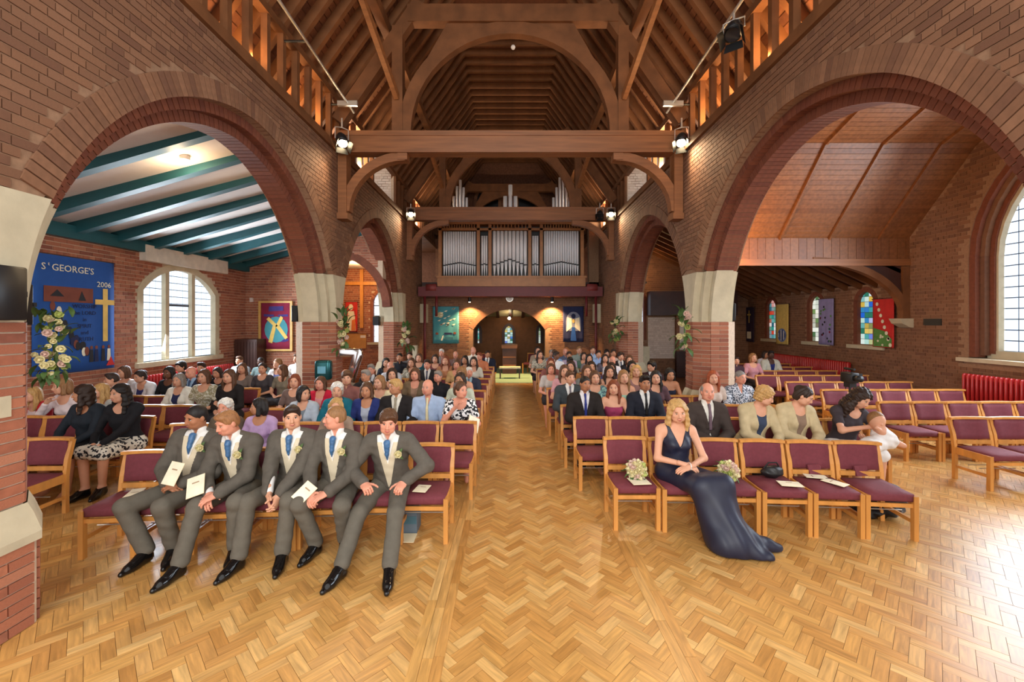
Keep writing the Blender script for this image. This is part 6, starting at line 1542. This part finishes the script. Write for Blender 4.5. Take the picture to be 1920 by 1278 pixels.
# photo place of the face, label, sex, hair, hair colour, outfit, skin, yaw, pose
def S_(j, s=(232,230,226), t=(60,50,60)): return ('suit', j, s, t)
G_ = (200,190,178)
CROWD = [
 (55,748,'woman in a red cardigan with hand near mouth at far left','f','long','blond',('cardi',(180,36,44),(222,200,196)),'fair',-20,'chin'),
 (123,733,'woman in a pale top resting her face on her hand','f','bob','light',('long',(220,204,204)),'fair',-25,'chin'),
 (177,732,'fair-haired girl looking over the dark-haired woman in black','f','long','blond',('top',(170,170,164)),'fair',-25,'lap'),
 (208,712,'dark-haired man in a charcoal suit looking left','m','short','dark',S_((54,52,56),(226,224,220),(90,90,100)),'fair',-40,'lap'),
 (255,712,'woman in a white cardigan over a blue and purple top','f','updo','dark',('cardi',(226,226,228),(62,66,120)),'fair',-10,'fwd'),
 (248,697,'guest in white with a pink flower behind the white cardigan','f','bob','brown',('top',(214,208,206)),'fair',-20,'lap'),
 (312,698,'dark-skinned woman in black near the leaded window','f','bob','black',('long',(32,32,36)),'brown',5,'lap'),
 (335,699,'bald man in a navy suit and pale blue shirt','m','bald','grey',S_((40,48,72),(150,180,210),(60,80,110)),'pink',-15,'lap'),
 (353,712,'woman with short grey-blonde hair in a white jacket','f','bob','grey',('cardi',(228,226,214),(44,48,84)),'fair',-5,'lap'),
 (355,688,'boy with dark hair sitting against the left wall','m','mop','black',('shirt',(60,58,60)),'fair',-15,'lap'),
 (388,705,'woman with brown bob in an olive patterned top','f','bob','brown',('pat','olive'),'fair',5,'lap'),
 (400,690,'bearded dark-haired man in a black shirt','m','quiff','dark',('shirt',(34,32,34)),'fair',10,'lap'),
 (427,704,'short-haired woman in black looking down with crossed straps','f','bob','dark',('long',(30,28,32)),'fair',-5,'fwd'),
 (467,705,'woman with long brown hair and black top by the left aisle','f','fringe','brown',('long',(36,32,32)),'fair',-5,'lap'),
 (440,690,'girl with brown hair half hidden in the left aisle','f','long','brown',('top',(120,110,104)),'fair',15,'lap'),
 (448,676,'man in grey beside the dark corner cabinet','m','short','brown',('shirt',(150,154,160)),'fair',-5,'lap'),
 (475,690,'woman with dark hair pinned up in the left aisle','f','updo','dark',('top',(70,66,70)),'fair',20,'lap'),
 (488,678,'dark-skinned man in a grey-green shirt below the framed banner','m','crop','black',('shirt',(96,112,110)),'dark',-5,'lap'),
 (520,681,'woman with long fair hair in white and blue below the banner','f','wavy','light',('cardi',(226,224,224),(96,110,170)),'fair',-10,'lap'),
 (557,672,'man in a white shirt against the far left brick wall','m','short','brown',('shirt',(228,226,222)),'fair',-15,'lap'),
 (550,693,'woman with brown hair in profile near the left pier','f','long','brown',('top',(128,120,104)),'fair',-50,'lap'),
 (582,704,'bald man close against the middle left pier','m','thin','grey',('shirt',(120,110,100)),'pink',10,'lap'),
 (560,714,'guest with dark red hair behind the black hat','f','bob','auburn',('top',(110,90,84)),'fair',20,'lap'),
 (566,737,'woman in a dark hat and pale blue-grey jacket turned away','f','bob','black',('cardi',(176,186,198),(120,130,140)),'fair',60,'lap'),
 (595,718,'woman with short brown hair in a bright red cardigan','f','bob','brown',('cardi',(190,30,58),(220,150,150)),'pink',-5,'lap'),
 (424,763,'elderly white-haired woman in a brown jacket behind the groomsmen','f','white_set','white',('cardi',(92,80,66),(176,150,120)),'pink',5,'lap'),
 (480,762,'dark-haired woman in lilac with a crimson sash in profile','f','bob','black',('long',(188,158,200)),'tan',-62,'lap'),
 (633,731,'white-haired woman with glasses in a teal cardigan','f','white_set','white',('cardi',(28,104,122),(60,120,140)),'fair',10,'lap'),
 (628,762,'blonde girl in a beige top between the groomsmen','f','long','blond',('top',(150,128,110)),'fair',12,'lap'),
 (644,709,'small boy with brown hair beneath the silver balloon','m','mop','brown',('shirt',(140,90,84)),'fair',10,'lap'),
 (684,712,'grey-haired man in a dark suit with hand to his face','m','short','grey',S_((40,40,44),(228,226,222),(60,70,90)),'tan',-10,'chin'),
 (695,693,'grey-haired man with glasses in a black suit mid left','m','short','grey',S_((38,36,40),(226,226,230),(80,80,90)),'pink',5,'lap'),
 (688,731,'woman in a navy cardigan and floral dress','f','bob','brown',('cardi',(40,52,110),(170,176,190)),'tan',2,'lap'),
 (711,716,'woman with light brown hair in a cream top','f','bob','light',('top',(222,208,168)),'fair',-10,'lap'),
 (739,726,'grey-blond man in a black suit turned left','m','short','blond',S_((36,32,32),(226,220,206),(150,140,120)),'tan',-45,'lap'),
 (736,701,'dark-haired woman behind the man in black','f','bob','dark',('top',(110,80,70)),'fair',15,'lap'),
 (732,687,'grey-haired man in glasses and pale shirt','m','thin','grey',('shirt',(206,208,214)),'pink',5,'lap'),
 (707,679,'woman with black hair near the far left pier','f','long','black',('long',(34,34,44)),'fair',10,'lap'),
 (749,670,'dark-haired man in black sitting by the stone post','m','crop','black',('shirt',(30,30,36)),'tan',5,'lap'),
 (771,679,'woman in a patterned dress far on the left','f','long','brown',('pat','sage'),'fair',-5,'lap'),
 (789,670,'woman in teal at the back left','f','bob','brown',('top',(40,80,90)),'fair',5,'lap'),
 (784,701,'woman with brown bob in a brown cardigan and beads','f','bob','brown',('cardi',(110,92,70),(150,120,100)),'pink',5,'lap'),
 (801,683,'dark-haired man in a black suit with patterned tie left','m','short','dark',S_((40,38,40),(226,222,216),(60,60,80)),'pink',5,'lap'),
 (802,727,'bald man in a short-sleeved pale blue shirt and cream tie','m','bald','grey',('sshirt',(160,180,210),(222,210,170)),'pink',-15,'lap'),
 (817,706,'grey-haired man in black behind the blue shirt','m','short','grey',('shirt',(34,32,36)),'pink',-20,'lap'),
 (862,740,'woman with brown updo in a black and white blouse chin on hand','f','updo','brown',('pat','mono'),'pink',40,'chin'),
 (863,711,'dark-haired woman in pale green by the aisle','f','bob','dark',('top',(190,196,176)),'tan',-15,'lap'),
 (879,698,'white-haired man in a navy suit at the aisle','m','short','white',S_((52,58,76),(160,190,200),(90,100,120)),'pink',10,'lap'),
 (856,683,'woman with brown hair and gold necklace mid left','f','bob','brown',('top',(196,160,110)),'pink',5,'lap'),
 (888,677,'woman with long dark hair in white near the aisle','f','long','dark',('top',(206,204,190)),'fair',0,'lap'),
 (900,668,'man in an orange shirt sideways at the aisle','m','short','auburn',('shirt',(196,120,84)),'pink',-30,'lap'),
 (909,664,'man in a dark suit far down the left side of the aisle','m','short','dark',S_((34,36,52),(230,228,224),(60,60,70)),'tan',10,'lap'),
 (892,652,'bald man in white highest at the back left','m','bald','grey',('shirt',(230,222,206)),'pink',5,'lap'),
 (828,661,'white-haired man in glasses at the back left','m','short','white',('shirt',(120,110,104)),'pink',5,'lap'),
 (854,665,'red-faced grey-haired man at the back left','m','thin','grey',('shirt',(110,80,74)),'pink',5,'lap'),
 (872,674,'woman with long black curls in the left crowd','f','wavy','black',('top',(150,150,158)),'tan',-10,'lap'),
 (835,675,'girl in orange in the left crowd','f','long','auburn',('top',(176,120,84)),'fair',5,'lap'),
 (836,700,'woman with fair curls in black straps left','f','curly','light',('dress',(40,36,40)),'fair',-20,'lap'),
 (768,667,'dark-haired guest at the back beside the stone post','m','short','dark',('shirt',(80,76,76)),'fair',5,'lap'),
 (812,672,'woman with dark hair at the back left centre','f','bob','dark',('top',(112,60,60)),'fair',-5,'lap'),
 # right of the aisle
 (1003,651,'woman in a magenta hat at the back of the aisle','f','bob','dark',('top',(150,130,110)),'fair',-5,'lap'),
 (997,664,'woman in a patterned cream dress at the right aisle edge','f','long','dark',('pat','sage'),'fair',10,'lap'),
 (1020,663,'man in a bright blue shirt leaning into the aisle','m','short','brown',('shirt',(130,168,216)),'pink',10,'lap'),
 (1033,680,'woman with auburn hair near the right aisle edge','f','long','auburn',('top',(140,84,76)),'fair',-5,'lap'),
 (1044,691,'woman in a pale grey dress at the right aisle edge','f','bob','brown',('top',(190,182,176)),'pink',-5,'lap'),
 (1060,695,'woman with long brown hair in pink','f','long','brown',('top',(206,150,156)),'fair',0,'lap'),
 (1069,708,'young man in a grey suit and patterned tie','m','short','brown',S_((64,70,74),(232,230,226),(110,100,110)),'fair',10,'lap'),
 (1097,720,'young man in a dark suit with royal blue tie','m','crop','black',S_((40,34,32),(226,222,224),(40,50,120)),'olive',12,'lap'),
 (1069,678,'dark-haired man mid right near the aisle','m','mop','black',('shirt',(120,116,104)),'tan',0,'lap'),
 (1084,686,'young woman with long dark hair in a tan dress','f','long','dark',('top',(176,120,70)),'fair',-8,'lap'),
 (1102,695,'girl with brown hair smiling in the right crowd','f','bob','brown',('top',(130,134,130)),'fair',-5,'lap'),
 (1116,707,'woman in a teal and mint patterned top','f','bob','brown',('pat','mint'),'fair',-5,'lap'),
 (1152,726,'woman with long auburn hair in a plum dress','f','long','auburn',('dress',(150,56,90)),'fair',-12,'lap'),
 (1170,706,'fair-haired woman in a mint green dress','f','long','light',('dress',(150,190,166)),'fair',-5,'lap'),
 (1210,719,'dark-haired young man in a navy suit and black tie','m','quiff','black',S_((34,36,46),(226,224,220),(28,26,26)),'olive',5,'lap'),
 (1096,660,'bald ruddy man with grey beard at the back right','m','bald','grey',('shirt',(90,100,124)),'pink',0,'lap'),
 (1114,655,'man with fair hair tallest at the back right','m','short','light',('shirt',(140,150,140)),'fair',5,'lap'),
 (1140,655,'man in a pale blue shirt and dark tie at the back right','m','short','brown',('shirt',(170,194,224)),'fair',5,'lap'),
 (1172,662,'young dark-haired man by the far right pier','m','short','dark',('shirt',(200,180,170)),'tan',-5,'lap'),
 (1173,676,'balding man in a white shirt with grey tie','m','bald','grey',('shirt',(226,226,236)),'pink',0,'lap'),
 (1194,695,'woman with long blonde hair behind the navy suit','f','wavy','blond',('top',(150,110,104)),'fair',-10,'lap'),
 (1203,662,'tall young man in a navy shirt by the cream cupboard','m','mop','black',('shirt',(52,54,80)),'fair',5,'lap'),
 (1223,668,'young man in a black suit and dark blue tie beside him','m','mop','dark',S_((34,32,36),(230,230,228),(44,56,88)),'fair',5,'lap'),
 (1125,687,'woman with a bright blue scarf and dark hair','f','fringe','dark',('top',(50,120,210)),'fair',5,'lap'),
 (1141,696,'woman with a dark fringe in brown','f','fringe','dark',('dress',(90,60,54)),'fair',-5,'lap'),
 (1125,671,'woman with long black hair at the back right','f','long','black',('top',(120,110,112)),'fair',-5,'lap'),
 (1147,671,'girl with dark hair next to the pale blue shirts','f','long','dark',('top',(90,84,96)),'fair',0,'lap'),
 (1156,664,'man in a light blue shirt at the back right','m','short','dark',('shirt',(150,176,220)),'fair',0,'lap'),
 (1042,667,'man in a white shirt turned away at the back right','m','short','dark',('shirt',(224,226,230)),'brown',40,'lap'),
 (1062,662,'grey-haired man at the back right of the aisle','m','short','grey',('shirt',(140,134,130)),'fair',0,'lap'),
 (1084,666,'dark-haired man in lilac at the back right','m','short','dark',('shirt',(176,160,184)),'tan',5,'lap'),
 (1109,667,'woman in green at the back right','f','bob','dark',('top',(80,110,96)),'fair',5,'lap'),
 (1191,674,'woman with short brown hair in a black jacket','f','bob','brown',('cardi',(36,34,40),(150,120,120)),'fair',-10,'lap'),
 (1237,689,'woman with long hair in mauve right of centre','f','long','dark',('top',(120,90,104)),'fair',-10,'lap'),
 (1231,707,'smiling dark-haired woman in purple-brown','f','long','black',('top',(86,60,66)),'fair',-20,'lap'),
 (1281,708,'dark-haired woman in a sleeveless navy dress reading','f','bob','black',('dress',(38,40,58)),'tan',5,'fwd'),
 (1292,686,'woman with a heavy dark fringe by the right pier','f','fringe','black',('top',(60,46,44)),'fair',5,'lap'),
 (1316,687,'dark-haired boy with white collar looking left','m','mop','black',('suit',(56,32,36),(230,230,232),(56,32,36)),'fair',-60,'lap'),
 (1339,707,'woman with long red hair and white hair flower','f','long','red',('top',(206,186,172)),'fair',-10,'lap'),
 (1389,708,'man with glasses in a grey striped shirt','m','crop','grey',('pat','stripe'),'pink',10,'lap'),
 # right aisle
 (1436,664,'person in a white jacket far along the right aisle','f','bob','dark',('cardi',(206,200,206),(150,140,150)),'tan',15,'lap'),
 (1447,665,'dark-skinned person in pale cream beside the white jacket','m','short','black',('cardi',(196,196,184),(40,48,110)),'dark',-10,'lap'),
 (1405,670,'child in pink at the far end of the right aisle','f','bob','light',('top',(196,140,150)),'fair',0,'lap'),
 (1390,676,'toddler in dark clothes at the far end of the right aisle','m','short','dark',('shirt',(70,50,60)),'fair',-10,'lap'),
]
PATS = {'olive': pattern('olive_print', (150,142,110), (200,196,180), 40), 'sage': pattern('sage_print', (196,190,170), (110,104,90), 45), 'mono': pattern('mono_floral', (232,232,232), (26,28,34), 26, .5), 'mint': pattern('mint_print', (130,170,160), (60,90,110), 34), 'stripe': pattern('stripe_check', (214,218,226), (70,80,96), 50, .5)}
def outfit(o):
    k = o[0]; dark = cloth((48,46,50))
    if k == 'suit': return [('shirt', cloth(o[2])), ('jacket', cloth(o[1])), ('tie', cloth(o[3], .5)), ('trousers', cloth(o[1]))]
    if k == 'cardi': return [('top', cloth(o[2])), ('cardigan', cloth(o[1])), ('skirt', dark)]
    if k == 'shirt': return [('shirt', cloth(o[1])), ('trousers', dark)]
    if k == 'sshirt': return [('short_shirt', cloth(o[1])), ('tie', cloth(o[2], .6)), ('trousers', dark)]
    if k == 'top': return [('top', cloth(o[1])), ('skirt', dark)]
    if k == 'long': return [('long_top', cloth(o[1])), ('skirt', dark)]
    if k == 'dress': return [('strap_dress', cloth(o[1])), ('skirt', cloth(o[1]))]
    if k == 'pat': return [('top' if o[1] != 'stripe' else 'short_shirt', PATS[o[1]]), ('skirt' if o[1] != 'stripe' else 'trousers', dark)]
HZ = 1.215
BLK = {'L': ROWL[1:], 'R': ROWR[1:], 'LL': LLR, 'RR': RRR}
def bounds(blk, r):
    if blk == 'L': return (-4.4, -.66) if r < 7.6 else (-3.2, -.66)
    if blk == 'R': return (.90, 4.6) if r < 7.6 else ((.90, 4.3) if r < 8.3 else (.90, 3.15))
    return (-7.75, -5.05) if blk == 'LL' else (6.1, 9.2)
OFF = {'lap': -.05, 'back': -.05, 'chin': -.2, 'fwd': -.2}
ent = []
for c in CROWD:
    x, y, ps = c[0], c[1], c[9]
    z_ = HZ-(.10 if ps in ('chin', 'fwd') else 0); Ye = 800*(CAMZ-z_)/(y-603); Xe = (x-957)/800*Ye
    blk = 'LL' if Xe < -4.6 else 'L' if Xe < 0 else 'R' if (Xe < 5.6 or Ye < 8) else 'RR'
    best = min(BLK[blk], key=lambda r: abs(r+OFF[ps]-Ye))
    ent.append(dict(blk=blk, row=best, x=x, y=y, ps=ps, z=z_, c=c))
def wish(e): return (e['x']-957)/800*(e['row']+OFF[e['ps']])
from collections import defaultdict
SEP = .45
for _ in range(200):          # nobody shares a seat: overfull rows pass a guest to the next row
    by = defaultdict(list)
    for e in ent: by[(e['blk'], e['row'])].append(e)
    full = None
    for (blk, r), L_ in by.items():
        lo_, hi_ = bounds(blk, r)
        if len(L_) > int((hi_-lo_)/SEP)+1: full = (blk, r, L_); break
    if not full: break
    blk, r, L_ = full; R_ = BLK[blk]; i = R_.index(r)
    cand = [R_[j] for j in (i-1, i+1) if 0 <= j < len(R_)]; tgt = min(cand, key=lambda q: len(by[(blk, q)])-int((bounds(blk, q)[1]-bounds(blk, q)[0])/SEP))
    e = max(L_, key=lambda e: (e['y'] if tgt < r else -e['y'])); e['row'] = tgt
by = defaultdict(list)
for e in ent: e['X'] = wish(e); by[(e['blk'], e['row'])].append(e)
for (blk, r), L_ in by.items():
    lo_, hi_ = bounds(blk, r); L_.sort(key=lambda e: e['X'])
    for _ in range(200):
        for e in L_: e['X'] = min(max(e['X'], lo_), hi_)
        for p, q in zip(L_[:-1], L_[1:]):
            d = q['X']-p['X']
            if d < SEP: m_ = (SEP-d)/2+1e-3; p['X'] -= m_; q['X'] += m_
    L_[0]['X'] = max(L_[0]['X'], lo_)
for e in ent: e['sc'] = min(1.08, max(.84, (CAMZ-(e['y']-603)/800*(e['row']+OFF[e['ps']]))/e['z']))
ent = [[e['blk'], e['row'], e['X'], e['sc'], e['c'][2:]] for e in ent]
CROWDOBJ = {}
for blk, ry_, X, sc, (lab, sex, hair, hc, fit, sk, yaw, ps) in ent:
    yq = max(-60, min(60, int(round(yaw/15.0))*15)); pose = dict(sex=sex, yaw=yq, pitch=14 if ps == 'fwd' else 5, **POSE[ps])
    far = ry_ > 8.6
    o = person(lab, (X, ry_, 0), 0, sk, hair, hc, outfit(fit), pose, group='wedding guests', scale=sc, res=.015 if far else .0125, hres=.008)
    CROWDOBJ[lab] = o
# hats and little extras
def hat(owner, name, build):
    o = CROWDOBJ[owner]; J = [v for k, v in _CACHE.items() if k[0] == 'J'][0]
def head_of(owner):
    o = CROWDOBJ[owner]
    for c in o.children:
        if c.name.startswith('hair'): return o, c
o, h = head_of('woman in a magenta hat at the back of the aisle')
MB().tube([(0,.02,.055),(0,.02,.075),(0,.02,.08),(0,.02,.15)], [.14,.15,.095,.08], 16).build('hat', cloth((170,30,84)), o, smooth=True).matrix_local = h.matrix_local.copy()
o, h = head_of('woman in a dark hat and pale blue-grey jacket turned away')
MB().tube([(0,.02,.05),(0,.02,.07),(0,.02,.075),(0,.02,.16)], [.16,.17,.10,.09], 16).build('hat', cloth((34,38,48)), o, smooth=True).matrix_local = h.matrix_local.copy()
for ow in ('white-haired woman with glasses in a teal cardigan', 'man with glasses in a grey striped shirt', 'grey-haired man with glasses in a black suit mid left'):
    o, h = head_of(ow); g = MB()
    for s in (-1, 1):
        g.tube([(s*.031+.02*math.cos(a), -.098, .012+.015*math.sin(a)) for a in np.linspace(0, 2*PI, 11)], .0022, 5); g.tube([(s*.051, -.096, .014), (s*.078, .0, .01)], .002, 5)
    g.tube([(-.011,-.100,.014),(.011,-.100,.014)], .002, 5); g.build('glasses', M_BLACK, o).matrix_local = h.matrix_local.copy()
o, h = head_of('woman with long red hair and white hair flower'); f = obj('hair_flower', ROSES[0], o); f.matrix_local = h.matrix_local @ Matrix.Translation((.08, -.03, .06))
booklet('white service sheet hanging over the end of the second left row', (-.52, 6.02, .80), (1.0, .5, .5), .18, .22)
booklet('pale leaflet held by the woman reading in the navy dress', (3.2, 8.14, .68), (.6, 0, 0), .2, .16)
